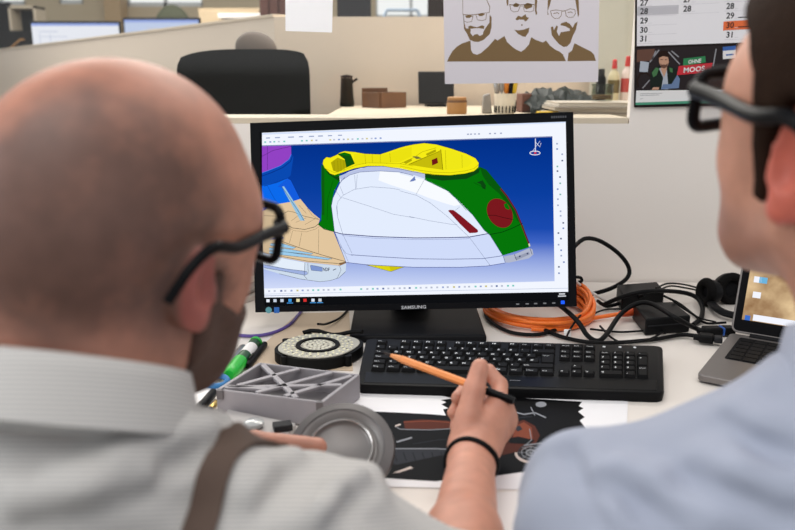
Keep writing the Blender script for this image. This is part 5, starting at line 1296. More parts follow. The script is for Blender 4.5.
# ------------------------------------------------------------------ the two men
SKIN = skin_material('skin')
def hair_mat(name, rgb):
    return mat(name, rgb, .75, noise=.35, nscale=130, bump=.5, bscale=420)
def shirt_mat(name, base, line, scale, mixv, axis='Z'):
    m = bpy.data.materials.new(name); m.use_nodes = True; nt = m.node_tree; b = nt.nodes['Principled BSDF']
    tc = nt.nodes.new('ShaderNodeTexCoord'); wv = nt.nodes.new('ShaderNodeTexWave'); wv.bands_direction = axis
    mp = nt.nodes.new('ShaderNodeMapping'); mp.inputs['Rotation'].default_value = (math.radians(28), 0, 0)
    wv.inputs['Scale'].default_value = scale; wv.inputs['Distortion'].default_value = 0
    nt.links.new(tc.outputs['Object'], mp.inputs[0]); nt.links.new(mp.outputs[0], wv.inputs['Vector'])
    mu = nt.nodes.new('ShaderNodeMath'); mu.operation = 'MULTIPLY'; mu.inputs[1].default_value = mixv
    nt.links.new(wv.outputs['Fac'], mu.inputs[0])
    mx = nt.nodes.new('ShaderNodeMix'); mx.data_type = 'RGBA'; mx.inputs[6].default_value = lin(base) + (1,); mx.inputs[7].default_value = lin(line) + (1,)
    nt.links.new(mu.outputs[0], mx.inputs[0]); nt.links.new(mx.outputs[2], b.inputs['Base Color'])
    b.inputs['Roughness'].default_value = .85; b.inputs['Specular IOR Level'].default_value = .2
    b.inputs['Sheen Weight'].default_value = .05
    n = nt.nodes.new('ShaderNodeTexNoise'); n.inputs['Scale'].default_value = 900
    nt.links.new(tc.outputs['Object'], n.inputs['Vector'])
    bp = nt.nodes.new('ShaderNodeBump'); bp.inputs['Strength'].default_value = .15; bp.inputs['Distance'].default_value = .001
    nt.links.new(n.outputs['Fac'], bp.inputs['Height']); nt.links.new(bp.outputs['Normal'], b.inputs['Normal'])
    return m
class Head:
    def __init__(s, H, yaw, pitch=0, roll=0, k=1.0, tall=1.0, cran=((-.016), .0775, .100), ear=1.0, ex=0.):
        s.tall = tall; s.cran = cran; s.ear = ear; s.ex = ex
        s.H = V3(H); s.R = rotz(yaw) @ rotx(pitch) @ roty(roll); s.k = k
    def w(s, p): return s.H + s.k * (s.R @ V3(p))
    def loc(s, P): return ((P - s.H) @ s.R) / s.k
    def ell(s, F, c, r, k=.01, op='add', R=None, grow=0):
        F.ell(s.w(c), V3(r) * s.k + grow, s.R if R is None else s.R @ R, k, op)
    def cap(s, F, a, b, ra, rb=None, k=.01, op='add', grow=0):
        F.cap(s.w(a), s.w(b), ra * s.k + grow, (ra if rb is None else rb) * s.k + grow, k, op)
def skull(h, F, grow=0):
    h.ell(F, (0, h.cran[0], .043 * h.tall), (h.cran[1], h.cran[2], .088 * (1 + (h.tall - 1) * 1.3)), .02, grow=grow)
    h.ell(F, (0, -.030, .015), (.073, .082, .075), .02, grow=grow)
    h.ell(F, (0, .040, -.018), (.063, .058, .080), .03, grow=grow)
    for sx in (-1, 1):
        h.cap(F, (sx * .054, .000, -.045), (sx * .018, .074, -.088), .021, .018, .025, grow=grow)
        h.ell(F, (sx * .046, .058, -.015), (.020, .021, .018), .02, grow=grow)
        h.ell(F, (sx * .052, .046, .030), (.020, .028, .030), .03, grow=grow)
        h.cap(F, (sx * .040, .050, -.030), (sx * .030, .066, -.070), .022, .018, .02, grow=grow)
    h.ell(F, (0, .078, -.088), (.022, .018, .017), .015, grow=grow)
def features(h, F):
    for sx in (-1, 1):
        h.cap(F, (sx * .012, .090, .027), (sx * .042, .080, .030), .010, .008, .012)
        h.ell(F, (sx * .031, .104, .010), (.016, .012, .011), .010, 'sub')
        h.ell(F, (sx * .031, .083, .010), (.0125, .0125, .0125), .003)
        h.cap(F, (sx * .020, .0955, .0145), (sx * .042, .090, .0135), .0028, .0022, .003)
        h.ell(F, (sx * .0115, .098, -.026), (.008, .010, .007), .006)
        # ear
        Re = rotz(sx * -.35) @ rotx(-.12)
        q = h.ear; X = .0815 + h.ex; c = (sx * X, -.014, -.002)
        h.ell(F, c, (.0075, .019 * q, .033 * q), .006, 'add', Re)
        h.ell(F, (sx * (X + .0065), -.014 + .006 * q, .002), (.0055, .010 * q, .018 * q), .004, 'sub', Re)
        h.ell(F, (sx * X, -.014 + .008 * q, -.002 - .026 * q), (.006, .010 * q, .011 * q), .005)
        h.cap(F, (sx * (X - .0015), .003, -.004), (sx * (X + .001), .004, -.012), .005, .004, .004)
    h.cap(F, (0, .092, .020), (0, .113, -.018), .0075, .0105, .010)
    h.ell(F, (0, .113, -.021), (.0105, .010, .009), .006)
    h.cap(F, (-.020, .088, -.0535), (.020, .088, -.0535), .0058, None, .006)
    h.ell(F, (0, .0935, -.0500), (.014, .006, .0042), .004)
    h.ell(F, (0, .0925, -.0585), (.013, .007, .0050), .004)
    h.cap(F, (-.022, .096, -.0542), (.022, .096, -.0542), .0016, None, .003, 'sub')
def limb_hand(F, W, mcp, fingers, thumb, palm_r=.0145):
    """wrist, four knuckles, four finger chains and the thumb chain, all in world space"""
    for m in mcp: F.cap(W, m, .019, palm_r, .012)
    for a, b in zip(mcp, mcp[1:]): F.cap(a, b, palm_r * .95, None, .010)
    for m, (pts, r0) in zip(mcp, fingers):
        ch = [m] + list(pts); rad = [r0 * 1.12, r0 * 1.05, r0 * .98, r0 * .86][:len(ch)]
        F.chain(ch, rad, .003)
    pts, rad = thumb
    F.chain(pts, rad, .004)
def torso(F, g, body):
    """body: dict of joints; g: growth of every radius (0 for skin, more for cloth)"""
    SR, SL, N, P = body['SR'], body['SL'], body['N'], body['P']
    M = (SR + SL) / 2; e = (SR - SL); hw = np.linalg.norm(e) / 2; e = e / (2 * hw); u = (M - P); u /= np.linalg.norm(u)
    f = np.cross(u, e); f = f if f[1] > 0 else -f; e = np.cross(f, u); Rb = np.stack([e, f, u], 1)
    F.ell(M - u * .13, (hw * 1.0 + g, .098 + g, .175 + g), Rb, .03)
    F.ell(M - u * .07 - f * .025, (hw * .95 + g, .075 + g, .10 + g), Rb, .03)
    F.ell(P + u * .14, (.148 + g, .108 + g, .18 + g), Rb, .04)
    F.ell(P, (.160 + g, .118 + g, .105 + g), Rb, .04)
    F.cap(SL, SR, .046 + g, None, .04)
    for S in (SL, SR):
        F.cap(N, S, body.get('trap', .047) + g, body.get('trap', .047) + g, .03); F.ell(S, (body.get('ball', .055) + g,) * 3, None, .025)
    return Rb, M, e, f, u
def shift(o, root):
    o.data.transform(Matrix.Translation(-Vector([float(v) for v in root]))); return o
def folds(F, amp, seed, scale=1.0):
    X, Y, Z = F.grid(); r = random.Random(seed)
    acc = 0
    for k in range(6):
        d = np.array([r.gauss(0, 1), r.gauss(0, 1), r.gauss(0, 1)]); d /= np.linalg.norm(d); q = r.uniform(28, 75) * scale; ph = r.uniform(0, 6)
        wz = .35 * np.sin(X * 17 + ph) + .35 * np.sin(Y * 23 + ph * 2) + .3 * np.sin(Z * 19 - ph)
        acc = acc + np.maximum(0, np.sin((X * d[0] + Y * d[1] + Z * d[2]) * q + ph + 2.2 * wz)) ** 3
    F.a += (-amp * (acc - 1)).astype(np.float32) * (np.abs(F.a) < .05)
def collar(name, C, axis, fwd, r0, m, parent, root, sx=1.0, sy=1.08, hh=.036):
    a = V3(axis); a /= np.linalg.norm(a); f = V3(fwd) - a * (V3(fwd) @ a); f /= np.linalg.norm(f); R = np.stack([np.cross(f, a), f, a], 1)
    prof = [(r0, -.012), (r0 + .0005, hh * .9), (r0 + .003, hh + .003), (r0 + .007, hh + .002), (r0 + .010, hh * .8), (r0 + .017, .002), (r0 + .0195, -.006), (r0 + .016, -.007), (r0 + .009, .006), (r0 + .006, -.010)]
    mb = MB(); n = 72; vs = []; fs = []
    for k in range(n + 1):
        t_ = -PI * 1.5 + .10 + (2 * PI - .20) * k / n         # open at the throat
        point = max(0, 1 - abs(k - n * (0 if k < n / 2 else 1)) / 7.0)
        for i, (r, z) in enumerate(prof):
            zz = z - (.022 * point if i in (5, 6, 7) else 0); rr_ = r + (.010 * point if i in (5, 6, 7) else 0)
            vs.append(V3(C) + R @ V3((rr_ * math.cos(t_) * sx, rr_ * math.sin(t_) * sy, zz)))
    q = len(prof)
    for k in range(n):
        for i in range(q): fs.append((k * q + i, k * q + (i + 1) % q, (k + 1) * q + (i + 1) % q, (k + 1) * q + i))
    fs.append(tuple(range(q))); fs.append(tuple(n * q + i for i in range(q))[::-1])
    mb.add(vs, fs)
    return shift(mb.build(name, m, parent, ang=70), root)
def glasses(h, parent, root, m, lens_m, rim=.0032, drop=.0, wide=.027, high=.021, tip=-.045, out=.0, tipz=-.016, arm=.0030):
    e = bpy.data.objects.new('eyeglasses', None); COL.objects.link(e); e.parent = parent
    fy = .117
    def rimpts(sx):
        o_ = []
        for cx, cz_, a0 in ((wide - .010, high - .010, 0), (-wide + .010, high - .010, PI / 2), (-wide + .010, -high + .010, PI), (wide - .010, -high + .010, 1.5 * PI)):
            for k in range(6):
                a = a0 + PI / 2 * k / 5; x, z = cx + .010 * math.cos(a), cz_ + .010 * math.sin(a)
                X = sx * .0335 + x; o_.append(h.w((X, fy - 2.6 * X * X, .010 + z + drop)))
        return o_
    mb = MB()
    for sx in (-1, 1): mb.tube(rimpts(sx), rim * h.k, n=10, closed=True)
    mb.tube([h.w((x, fy - 2.6 * x * x + .002, .016 + drop + .002 * math.cos(x * 150))) for x in (-.0085, -.004, 0, .004, .0085)], rim * h.k, n=10)
    for sx in (-1, 1): mb.tube([h.w((sx * .058, fy - .009, .021 + drop)), h.w((sx * .066, fy - .014, .021 + drop)), h.w((sx * .0715, fy - .022, .0205 + drop))], rim * 1.15 * h.k, n=10)
    shift(mb.build('frame', m, e), root)
    for sx in (-1, 1):
        P = rimpts(sx); c = sum(P) / len(P)
        L = MB(); n = len(P); off = (h.w((0, .0008, 0)) - h.w((0, 0, 0)))
        vs = [c + off * 1.5] + P + [c - off * .5] + [p - off for p in P]
        L.add(vs, [(0, 1 + k, 1 + (k + 1) % n) for k in range(n)] + [(n + 1, n + 2 + (k + 1) % n, n + 2 + k) for k in range(n)] + [(1 + k, n + 2 + k, n + 2 + (k + 1) % n, 1 + (k + 1) % n) for k in range(n)])
        shift(L.build('lens', lens_m, e), root)
        w_ = .0835 + out
        tp = spline([(sx * .0715, fy - .020, .0205 + drop), (sx * .079, .060, .0205 + drop), (sx * w_, .015, .022 + drop * .5), (sx * (w_ + .0025), -.012, .028), (sx * (w_ + .001), -.030, .018), (sx * (w_ - .003), tip, tipz)], 6)
        mb = MB(); n = len(tp)
        mb.tube([h.w(p) for p in tp], [(arm + .0012 * (1 - k / n)) * h.k for k in range(n)], n=10)
        shift(mb.build('temple', m, e), root)
    return e
def legs(F, P, yaw, knee_y, spread=.10):
    R = rotz(yaw)
    for sx in (-1, 1):
        hip = P + R @ V3((sx * .085, .02, -.01)); knee = P + R @ V3((sx * spread * 1.1, knee_y, .02)); ank = P + R @ V3((sx * spread * 1.1, knee_y - .02, 0)); ank[2] = .085
        F.cap(hip, knee, .088, .062, .03); F.cap(knee, ank, .062, .046, .02)
def shoes(P, yaw, knee_y, parent, root, m, spread=.10):
    R = rotz(yaw)
    for sx in (-1, 1):
        a = P + R @ V3((sx * spread * 1.1, knee_y - .02, 0)); a[2] = 0
        mb = MB(); vs = []; fs = []; st = [(-.07, .034, .085), (-.045, .042, .095), (0, .043, .10), (.05, .045, .075), (.11, .048, .052), (.16, .042, .042), (.19, .018, .034)]
        n = 14
        for y, w_, z in st:
            for k in range(n):
                t_ = 2 * PI * k / n; vs.append(a + R @ V3((w_ * math.cos(t_), y, max(.0005, z * .5 + z * .5 * math.sin(t_)))))
        for i in range(len(st) - 1):
            for k in range(n): fs.append((i * n + k, i * n + (k + 1) % n, (i + 1) * n + (k + 1) % n, (i + 1) * n + k))
        fs += [tuple(range(n)), tuple((len(st) - 1) * n + k for k in range(n))]
        mb.add(vs, fs); shift(mb.build('shoe', m, parent), root)
def stool(P, lab):
    t = thing('stool', lab, 'stool', (P[0], P[1], 0)); h = P[2] - .1425
    MB().lathe([(.14, h - .05), (.185, h - .045), (.19, h - .02), (.18, h), (.0001, h)], n=32).build('seat', black_matt, t)
    MB().cyl((0, 0, .05), (0, 0, h - .048), .028).build('post', mat('steel', (170, 170, 172), .3, 1), t)
    MB().lathe([(.21, .0005), (.21, .02), (.05, .05), (.03, .06)], n=32).build('foot', black, t)
def mixc(a, b, t): return a * (1 - t[:, None]) + np.array(b)[None] * t[:, None]
lens_m = glass('lens_clear', (246, 248, 250), refl=1.4)
frame_black = mat('spectacle_black', (16, 16, 18), .3)
HV = .003

from mathutils import noise as mnoise
from mathutils.bvhtree import BVHTree
def crease(F, lines):
    """soft grooves with a raised lip beside them, laid along lines seen on the cloth"""
    P, Q = F.mesh(); tr = BVHTree.FromPolygons([Vector(p.tolist()) for p in P], [tuple(map(int, q)) for q in Q])
    for pts, r in lines:
        pp = []
        for x, y in pts:
            d = Vector(ray(x, y).tolist()).normalized(); h = tr.ray_cast(Vector(CAM.tolist()), d)
            if h[0] is not None: n_ = V3(h[1]); n_ = n_ if n_ @ V3(d) < 0 else -n_; pp.append((V3(h[0]), n_))
        if len(pp) < 2: continue
        for (a, na), (b, nb) in zip(pp, pp[1:]):
            s_ = np.cross((na + nb) / 2, b - a); s_ /= np.linalg.norm(s_)
            F.cap(a + na * r * .62, b + nb * r * .62, r, None, .010, 'sub')
            F.cap(a + s_ * r * 1.9 - na * r * .55, b + s_ * r * 1.9 - nb * r * .55, r, None, .012)
# ---- the bald man on the left
h1 = Head((-.196, .53, 1.041), math.radians(-26), math.radians(-4), math.radians(8), 1.0, 1.01, (-.001, .0785, .103), .84, .001)
b1 = dict(SR=V3(atd(304, 556, .54)), SL=V3((-.375, .47, .865)), N=V3((-.197, .450, .922)), P=V3((-.20, .14, .53)))
root1 = V3((-.20, .14, 0))
man1 = thing('person', 'bald bearded man in a light striped shirt, black glasses and brown suspenders, holding the pencil', 'person', root1)
W1 = V3(atd(472, 458, .805)); E1 = W1 + (V3(atd(467, 530, .665)) - W1) * 1.75; E1 = E1 + V3((-.005, .0, -.008))
F = Field((-.62, -.06, .38), (.20, .97, 1.22), HV)
def man1_skin(F):
    skull(h1, F); features(h1, F)
    h1.cap(F, (0, -.035, -.02), (0, -.050, -.075), .057, .058, .03)
    F.cap(h1.w((0, -.045, -.06)), b1['N'], .060, .064, .03)
    torso(F, 0, b1)
    F.cap(b1['SR'], E1, .048, .040, .02); F.cap(E1, E1 * .6 + W1 * .4, .038, .0305, .02); F.cap(E1 * .6 + W1 * .4, W1, .0305, .0228, .02)
    # right hand round the pencil: palm faces left, thumb on top
    P_ = lambda *a: V3(atd(*a))
    mcp = [P_(499, 407, .852), P_(502, 419, .866), P_(495, 430, .868), P_(484, 439, .862)]
    F.cap(W1, P_(478, 432, .835), .023, .024, .015)
    F.cap(P_(476, 440, .832), P_(486, 420, .852), .0225, .020, .012)
    fingers = [([P_(500, 385, .882), P_(488, 371, .892), P_(478, 375, .884)], .0086),
               ([P_(488, 397, .905), P_(466, 389, .908), P_(457, 398, .892)], .0088),
               ([P_(482, 408, .908), P_(460, 403, .908), P_(453, 413, .890)], .0084),
               ([P_(474, 420, .902), P_(459, 418, .898), P_(455, 427, .884)], .0075)]
    limb_hand(F, P_(478, 445, .83), mcp, fingers, ([P_(462, 445, .815), P_(468, 418, .826), P_(474, 390, .838), P_(480, 367, .850)], [.0155, .0140, .0118, .0098]))
    # left arm and the hand that holds the bezel
    EL = V3((-.49, .48, .772)); WL = V3((-.26, .615, .802))
    F.cap(b1['SL'], EL, .048, .040, .02); F.cap(EL, WL, .041, .027, .02)
    pc = V3((-.205, .665, .800)); F.ell(pc, (.042, .045, .016), rotz(-.75), .02); F.cap(WL, pc, .026, .022, .02)
    bz_ = lambda x, y, z: DC + DR @ V3((x, y, z))
    edge = DC + (V3((-.0555, -.012, .0)) )
    mc = [pc + V3((.028, .040, .006)), pc + V3((.036, .020, -.002)), pc + V3((.036, -.002, -.008)), pc + V3((.030, -.020, -.012))]
    ends = []
    for k, m in enumerate(mc):
        tgt = DC - DN * (.017 + .002 * k) + V3((-.030 + .004 * k, .018 - .016 * k, -.006))
        mid = (m + tgt) / 2 + V3((-.004, 0, -.010)); q = tgt * .75 + mid * .25 + V3((0, 0, -.002))
        ends.append(([mid, q, tgt], .0085 - .0004 * k))
    for k in range(4):
        for p in ends[k][0]: p[2] = max(p[2], DT + .0105)
    tt = V3(atd(318, 447, .770)); tb = pc + V3((.012, .030, .006)); tm = tt * .45 + tb * .55 + V3((0, .004, .006))
    limb_hand(F, pc, mc, ends, ([pc + V3((-.012, .010, .008)), tb, tm, tt], [.015, .0135, .0115, .0095]), .012)
man1_skin(F)
def man1_tone(P):
    L = h1.loc(P); n = len(P); d = np.linalg.norm(P - h1.H, axis=1)
    col = np.tile(np.array(lin((192, 134, 112))), (n, 1))
    head = d < .20
    x, y, z = L[:, 0], L[:, 1], L[:, 2]
    wob = .016 * np.sin(x * 52 + 1) * np.sin(y * 47) + .014 * np.sin(z * 61 + x * 43) + .010 * np.sin(x * 97 + y * 83 + z * 40)
    col = mixc(col, lin((178, 121, 99)), smooth01(z, .05, .10) * head)
    nz = np.zeros(n); idx = np.nonzero(d < .2)[0]
    for i_ in idx:
        p_ = L[i_]; v = Vector((p_[0] * 26, p_[1] * 26, p_[2] * 26))
        nz[i_] = mnoise.fractal(v, .7, 2.1, 4)
    zl = .028 + .070 * smooth01(x, -.055, .03) * (1 - smooth01(y, -.03, .05)) + .018 * nz
    st = (1 - smooth01(z - zl, -.022, .040)) * (1 - smooth01(y + .015 * nz, -.012, .042)) * smooth01(z + .015 * nz, -.070, .000) * head
    st = st * np.clip(.52 + .50 * smooth01(x, -.06, .02) + .32 * nz, 0, 1)
    col = mixc(col, lin((84, 64, 58)), np.clip(st, 0, 1) * .84)
    col = col * (1 + .10 * nz[:, None])
    ear = smooth01(np.abs(x), .0800, .085) * (np.abs(z) < .045) * (np.abs(y + .01) < .032) * head
    col = mixc(col, lin((190, 104, 94)), ear * .8)
    for sx in (-1, 1):
        e = np.linalg.norm(L - np.array([sx * .031, .083, .010]), axis=1)
        col = mixc(col, lin((235, 230, 225)), (e < .0135) * (y > .086) * 1.0)
        e2 = np.hypot(x - sx * .031, z - .010); col = mixc(col, lin((60, 52, 44)), (e < .0135) * (e2 < .0055) * (y > .09) * 1.0)
    lips = np.exp(-((x / .018) ** 2 + ((z + .054) / .007) ** 2)) * (y > .08) * head
    col = mixc(col, lin((176, 92, 84)), np.clip(lips, 0, 1) * .8)
    brow = np.exp(-((z - .031) / .004) ** 2) * (np.abs(x) > .012) * (np.abs(x) < .05) * (y > .06) * head
    col = mixc(col, lin((80, 58, 46)), brow * .8)
    sb = smooth01(z + .012 * nz, -.075, -.045) * (1 - smooth01(z + .012 * nz, .000, .022)) * smooth01(y + .01 * nz, -.006, .006) * (1 - smooth01(y + .01 * nz, .022, .042)) * head
    col = mixc(col, lin((92, 64, 52)), sb * .75)
    return col
sdf_o = sdf_object('body', F, SKIN, man1, man1_tone); shift(sdf_o, root1); del F
def on_local(h, F, poly, k=.003):
    X, Y, Z = F.grid(); Pw = [X - h.H[0], Y - h.H[1], Z - h.H[2]]
    ly = sum(h.R[i, 1] * Pw[i] for i in range(3)) / h.k; lz = sum(h.R[i, 2] * Pw[i] for i in range(3)) / h.k
    d = poly_sd(poly, ly, lz) * h.k
    F._put(tuple(slice(0, n) for n in F.n), d.astype(np.float32), k, 'and')
F = Field(h1.H - .17, h1.H + .17, HV)
skull(h1, F, .0055)
h1.ell(F, (0, .074, -.098), (.034, .026, .026), .02)
h1.ell(F, (0, .094, -.054), (.017, .014, .007), .004, 'sub')
on_local(h1, F, [(.004, .000), (.022, .004), (.030, -.022), (.060, -.040), (.085, -.036), (.13, -.036), (.13, -.15), (.03, -.15), (.000, -.092), (-.006, -.05)], .006)
bd = sdf_object('beard', F, hair_mat('beard_hair', (84, 60, 50)), man1, None, 1, False); shift(bd, root1); bd['label'] = 'short dark brown beard'
G1_ = glasses(h1, man1, root1, frame_black, lens_m, rim=.0038, drop=.004, wide=.0275, high=.0215, out=.007, tipz=-.004, arm=.0034)
SM1 = shirt_mat('striped_shirt', (200, 196, 191), (140, 144, 150), 118, .6)
F = Field((-.56, -.05, .42), (.14, .62, 1.06), .004)
torso(F, .010, b1); F.cap(b1['SR'], E1 * .88 + b1['SR'] * .12, .058, .053, .025); F.cap(b1['SL'], V3((-.475, .478, .785)), .058, .052, .025)
F.cap(b1['N'] + V3((0, -.004, -.008)), V3((-.200, .452, .940)), .074, .056, .02)
folds(F, .0042, 11)
crease(F, [([(78, 500), (130, 480), (185, 457), (222, 440)], .0075), ([(20, 524), (90, 512), (150, 492)], .006), ([(262, 505), (284, 478), (310, 460)], .007), ([(330, 525), (350, 500), (372, 484)], .006)])
s1 = sdf_object('shirt', F, SM1, man1, None, 2); shift(s1, root1); del F
ax1 = V3((.10, .42, .90))
collar('collar', (-.206, .458, .955), ax1, (.15, .95, -.3), .0615, SM1, man1, root1, hh=.030)
# suspenders over the shoulder, laid on the shirt
from mathutils.bvhtree import BVHTree
def shirt_tree(o, root):
    return BVHTree.FromPolygons([Vector(v.co) + Vector([float(q) for q in root]) for v in o.data.vertices], [tuple(p.vertices) for p in o.data.polygons])
tree = shirt_tree(s1, root1)
def hit(x, y):
    r = Vector([float(v) for v in ray(x, y)]).normalized(); a = tree.ray_cast(Vector(CAM.tolist()), r); return None if a[0] is None else V3(a[0])
def strap(pa, pb, width, inner, ang0, ang1, name, m, parent, root):
    a, b, c = pa, pb, V3(inner); d1 = a - c; d1 /= np.linalg.norm(d1); nrm = np.cross(d1, b - c); nrm /= np.linalg.norm(nrm); d2 = np.cross(nrm, d1)
    rows = []
    for k in range(60):
        t_ = ang0 + (ang1 - ang0) * k / 59; d = d1 * math.cos(t_) + d2 * math.sin(t_)
        row = []
        for j in range(5):
            o_ = c + nrm * width * (j / 4 - .5); q = tree.ray_cast(Vector((o_ + d * .6).tolist()), Vector((-d).tolist()))
            if q[0] is None: row = None; break
            row.append((V3(q[0]), V3(q[1])))
        if row: rows.append(row)
    mb = MB(); vs = []; n = len(rows)
    for off in (.0045, .0005):
        for r_ in rows: vs += [p + nn * off for p, nn in r_]
    fs = []
    for i in range(n - 1):
        for j in range(4):
            q = (i * 5 + j, i * 5 + j + 1, (i + 1) * 5 + j + 1, (i + 1) * 5 + j); fs.append(q); fs.append(tuple(n * 5 + v for v in q[::-1]))
        for j in (0, 4): fs.append((i * 5 + j, (i + 1) * 5 + j, n * 5 + (i + 1) * 5 + j, n * 5 + i * 5 + j))
    mb.add(vs, fs); return shift(mb.build(name, m, parent), root)
brown = mat('strap_brown', (82, 64, 54), .75, bump=.3, bscale=600)
ha, hb_ = hit(230, 449), hit(196, 526)
if ha is not None and hb_ is not None:
    hb_[0] = ha[0] - .0095
    strap(ha, hb_, .0165, (float(ha[0]), .44, .79), -1.6, 1.3, 'suspender_strap', brown, man1, root1)
# bracelet
wd = (E1 - W1) / np.linalg.norm(E1 - W1); wc = W1 + wd * .012; wf = frame(wd)
mb = MB(); mb.tube([wc + wf @ V3((.0262 * math.cos(a), .0262 * math.sin(a), .004 * math.sin(a * 2))) for a in [2 * PI * k / 40 for k in range(40)]], .0030, n=10, closed=True)
shift(mb.build('bracelet', mat('bracelet_black', (18, 18, 20), .6), man1), root1)['label'] = 'thin black wristband'
F = Field((-.45, -.10, .0), (.10, .75, .72), .006)
legs(F, b1['P'], 0, .46); F.ell(b1['P'] - V3((0, 0, .015)), (.188, .146, .125), None, .04)
tr_ = sdf_object('trousers', F, mat('trouser_grey', (52, 54, 62), .85, bump=.2, bscale=500), man1, None, 2); shift(tr_, root1)
shoes(b1['P'], 0, .46, man1, root1, mat('shoe_brown', (70, 48, 36), .45))
stool(b1['P'], 'black stool under the bald man')

# pencil held in the hand
pa, pb = V3(atd(383.5, 352.5, .905)), V3(atd(514, 401, .836)); L = np.linalg.norm(pb - pa)
pen_ = thing('pencil', 'orange pencil with a black tip and a black end, held above the keyboard', 'pencil', pa, frame(pb - pa))
MB().lathe([(.0008, 0), (.0012, .001), (.0021, .010)], n=12).build('lead', mat('graphite', (52, 44, 42), .5), pen_)
MB().lathe([(.0021, .0101), (.0040, .024)], n=16).build('sharpened_cone', mat('raw_wood', (226, 150, 92), .6), pen_)
MB().lathe([(.0040, .0241), (.0043, .026), (.0043, L * .80)], n=6).build('barrel', mat('pencil_orange', (240, 150, 84), .4), pen_, ang=20)
MB().lathe([(.0044, L * .80), (.0044, L * .985), (.004, L)], n=16).build('dipped_end', black_gloss, pen_)

# ---- the dark haired man on the right
h2 = Head((.303, .486, 1.116), math.radians(19), math.radians(9), math.radians(-2), 1.0, 1.0, (.002, .0790, .102))
b2 = dict(trap=.051, ball=.052, SR=V3((.475, .44, .885)), SL=V3(atd(618, 536, .54)), N=V3((.325, .435, .968)), P=V3((.35, .13, .53)))
root2 = V3((.35, .13, 0))
man2 = thing('person', 'dark haired man in a light blue shirt and black glasses, at the right edge', 'person', root2)
F = Field((-.02, -.02, .38), (.68, .80, 1.28), HV)
EL2, WL2 = V3((.165, .46, .62)), V3((.30, .62, .625)); ER2, WR2 = V3((.56, .45, .64)), V3((.44, .63, .625))
def man2_skin(F):
    skull(h2, F); features(h2, F)
    h2.cap(F, (0, -.035, -.02), (0, -.045, -.085), .056, .057, .03)
    F.cap(h2.w((0, -.042, -.07)), b2['N'], .058, .062, .03)
    torso(F, 0, b2)
    for S, E_, W_, sx in ((b2['SL'], EL2, WL2, 1), (b2['SR'], ER2, WR2, -1)):
        F.cap(S, E_, .048, .040, .02); F.cap(E_, W_, .041, .027, .02)
        d = (W_ - E_) / np.linalg.norm(W_ - E_); side = np.cross(d, V3((0, 0, 1))); pc = W_ + d * .055
        mc = [W_ + d * .085 + side * (.028 - .019 * k) * sx for k in range(4)]
        fin = [([m + d * .038 + V3((0, 0, .004)), m + d * .058 + V3((0, 0, -.008)), m + d * .066 + V3((0, 0, -.024))], .0085) for m in mc]
        limb_hand(F, W_, mc, fin, ([W_ + d * .02 + side * sx * .02, W_ + d * .05 + side * sx * .042, W_ + d * .078 + side * sx * .046, W_ + d * .10 + side * sx * .040], [.015, .0135, .0115, .0095]), .013)
man2_skin(F)
def man2_tone(P):
    L = h2.loc(P); n = len(P); d = np.linalg.norm(P - h2.H, axis=1); head = d < .20
    col = np.tile(np.array(lin((198, 142, 118))), (n, 1)); x, y, z = L[:, 0], L[:, 1], L[:, 2]
    wob = .008 * np.sin(x * 60 + 1) * np.sin(y * 47) + .006 * np.sin(z * 71 + x * 33)
    jaw = (1 - smooth01(z + wob, -.070, -.020)) * smooth01(y + wob, -.02, .03) * smooth01(z, -.125, -.10) * head
    col = mixc(col, lin((120, 90, 80)), jaw * .45)
    ear = smooth01(np.abs(x), .0775, .082) * (np.abs(z) < .05) * (np.abs(y + .01) < .04) * head
    col = mixc(col, lin((200, 92, 74)), ear * .85)
    for sx in (-1, 1):
        e = np.linalg.norm(L - np.array([sx * .031, .083, .010]), axis=1)
        col = mixc(col, lin((235, 230, 225)), (e < .0135) * (y > .086) * 1.0)
        e2 = np.hypot(x - sx * .031, z - .010); col = mixc(col, lin((60, 52, 44)), (e < .0135) * (e2 < .0055) * (y > .09) * 1.0)
    lips = np.exp(-((x / .018) ** 2 + ((z + .054) / .007) ** 2)) * (y > .08) * head
    col = mixc(col, lin((176, 92, 84)), np.clip(lips, 0, 1) * .8)
    brow = np.exp(-((z - .031) / .004) ** 2) * (np.abs(x) > .012) * (np.abs(x) < .05) * (y > .06) * head
    return mixc(col, lin((60, 42, 34)), brow * .8)
shift(sdf_object('body', F, SKIN, man2, man2_tone), root2); del F
F = Field(h2.H - .18, h2.H + .18, HV)
skull(h2, F, .010); h2.ell(F, (0, -.01, .075), (.072, .092, .066), .02, grow=.012)
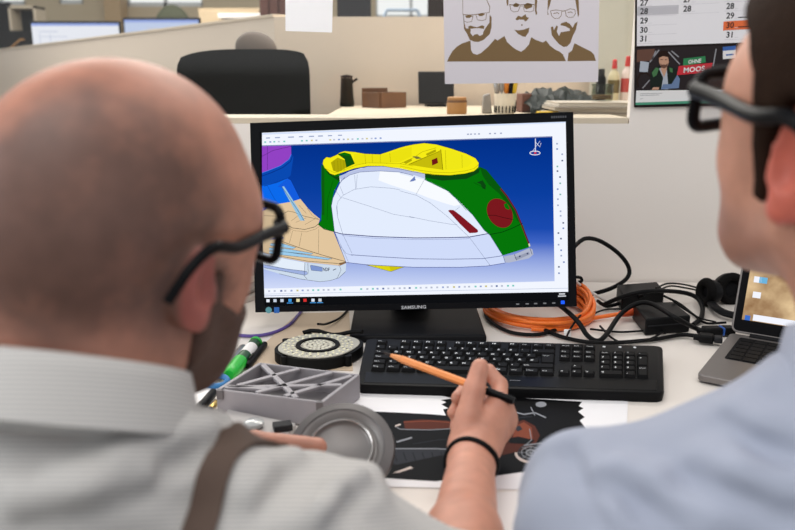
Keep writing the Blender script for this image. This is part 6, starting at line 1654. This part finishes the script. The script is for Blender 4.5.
on_local(h2, F, [(.12, .105), (.075, .080), (.046, .066), (.030, .045), (.024, .020), (.024, -.005), (.020, -.030), (.008, -.030), (.008, .010), (-.002, .036), (-.030, .034), (-.038, -.02), (-.055, -.062), (-.16, -.075), (-.16, .25), (.12, .25)], .006)
hr = sdf_object('hair', F, hair_mat('dark_brown_hair', (40, 26, 18)), man2, None, 1, False); shift(hr, root2); hr['label'] = 'short dark brown hair'
glasses(h2, man2, root2, frame_black, lens_m, rim=.0046, drop=.003, wide=.027, high=.019, out=.010, arm=.0044)
SM2 = shirt_mat('blue_shirt', (168, 174, 190), (156, 164, 186), 90, .4)
F = Field((-.02, -.02, .42), (.66, .66, 1.08), .004)
torso(F, .010, b2)
for S, E_, W_ in ((b2['SL'], EL2, WL2), (b2['SR'], ER2, WR2)): F.cap(S, E_, .059, .052, .025); F.cap(E_, W_ * .85 + E_ * .15, .052, .038, .02)
F.cap(b2['N'] + V3((0, -.004, -.008)), V3((.321, .438, .966)), .076, .058, .02)
folds(F, .0038, 23, .8)
crease(F, [([(575, 456), (586, 482), (602, 522)], .006), ([(612, 484), (640, 500), (668, 522)], .008), ([(690, 476), (730, 492), (786, 516)], .008), ([(720, 420), (760, 440), (794, 452)], .006)])
s2 = sdf_object('shirt', F, SM2, man2, None, 2); shift(s2, root2); del F
collar('collar', (.321, .442, .986), (-.05, .34, .94), (-.3, .95, -.3), .0655, SM2, man2, root2, hh=.032)
F = Field((.10, -.06, .0), (.60, .78, .72), .006)
legs(F, b2['P'], 0, .46); F.ell(b2['P'] - V3((0, 0, .015)), (.188, .146, .125), None, .04)
shift(sdf_object('trousers', F, mat('trouser_blue', (40, 46, 66), .85, bump=.2, bscale=500), man2, None, 2), root2)
shoes(b2['P'], 0, .46, man2, root2, mat('shoe_black', (28, 26, 26), .45))
stool(b2['P'], 'black stool under the dark haired man')

# ------------------------------------------------------------------ picture settings
sc.view_settings.view_transform = 'Standard'
sc.view_settings.look = 'None'
sc.view_settings.exposure = 0.0
sc.view_settings.gamma = 1.0
sc.view_settings.use_curve_mapping = False
sc.cycles.use_denoising = True
sc.cycles.max_bounces = 8
sc.cycles.sample_clamp_indirect = 6
sc.cycles.caustics_reflective = False
sc.cycles.caustics_refractive = False
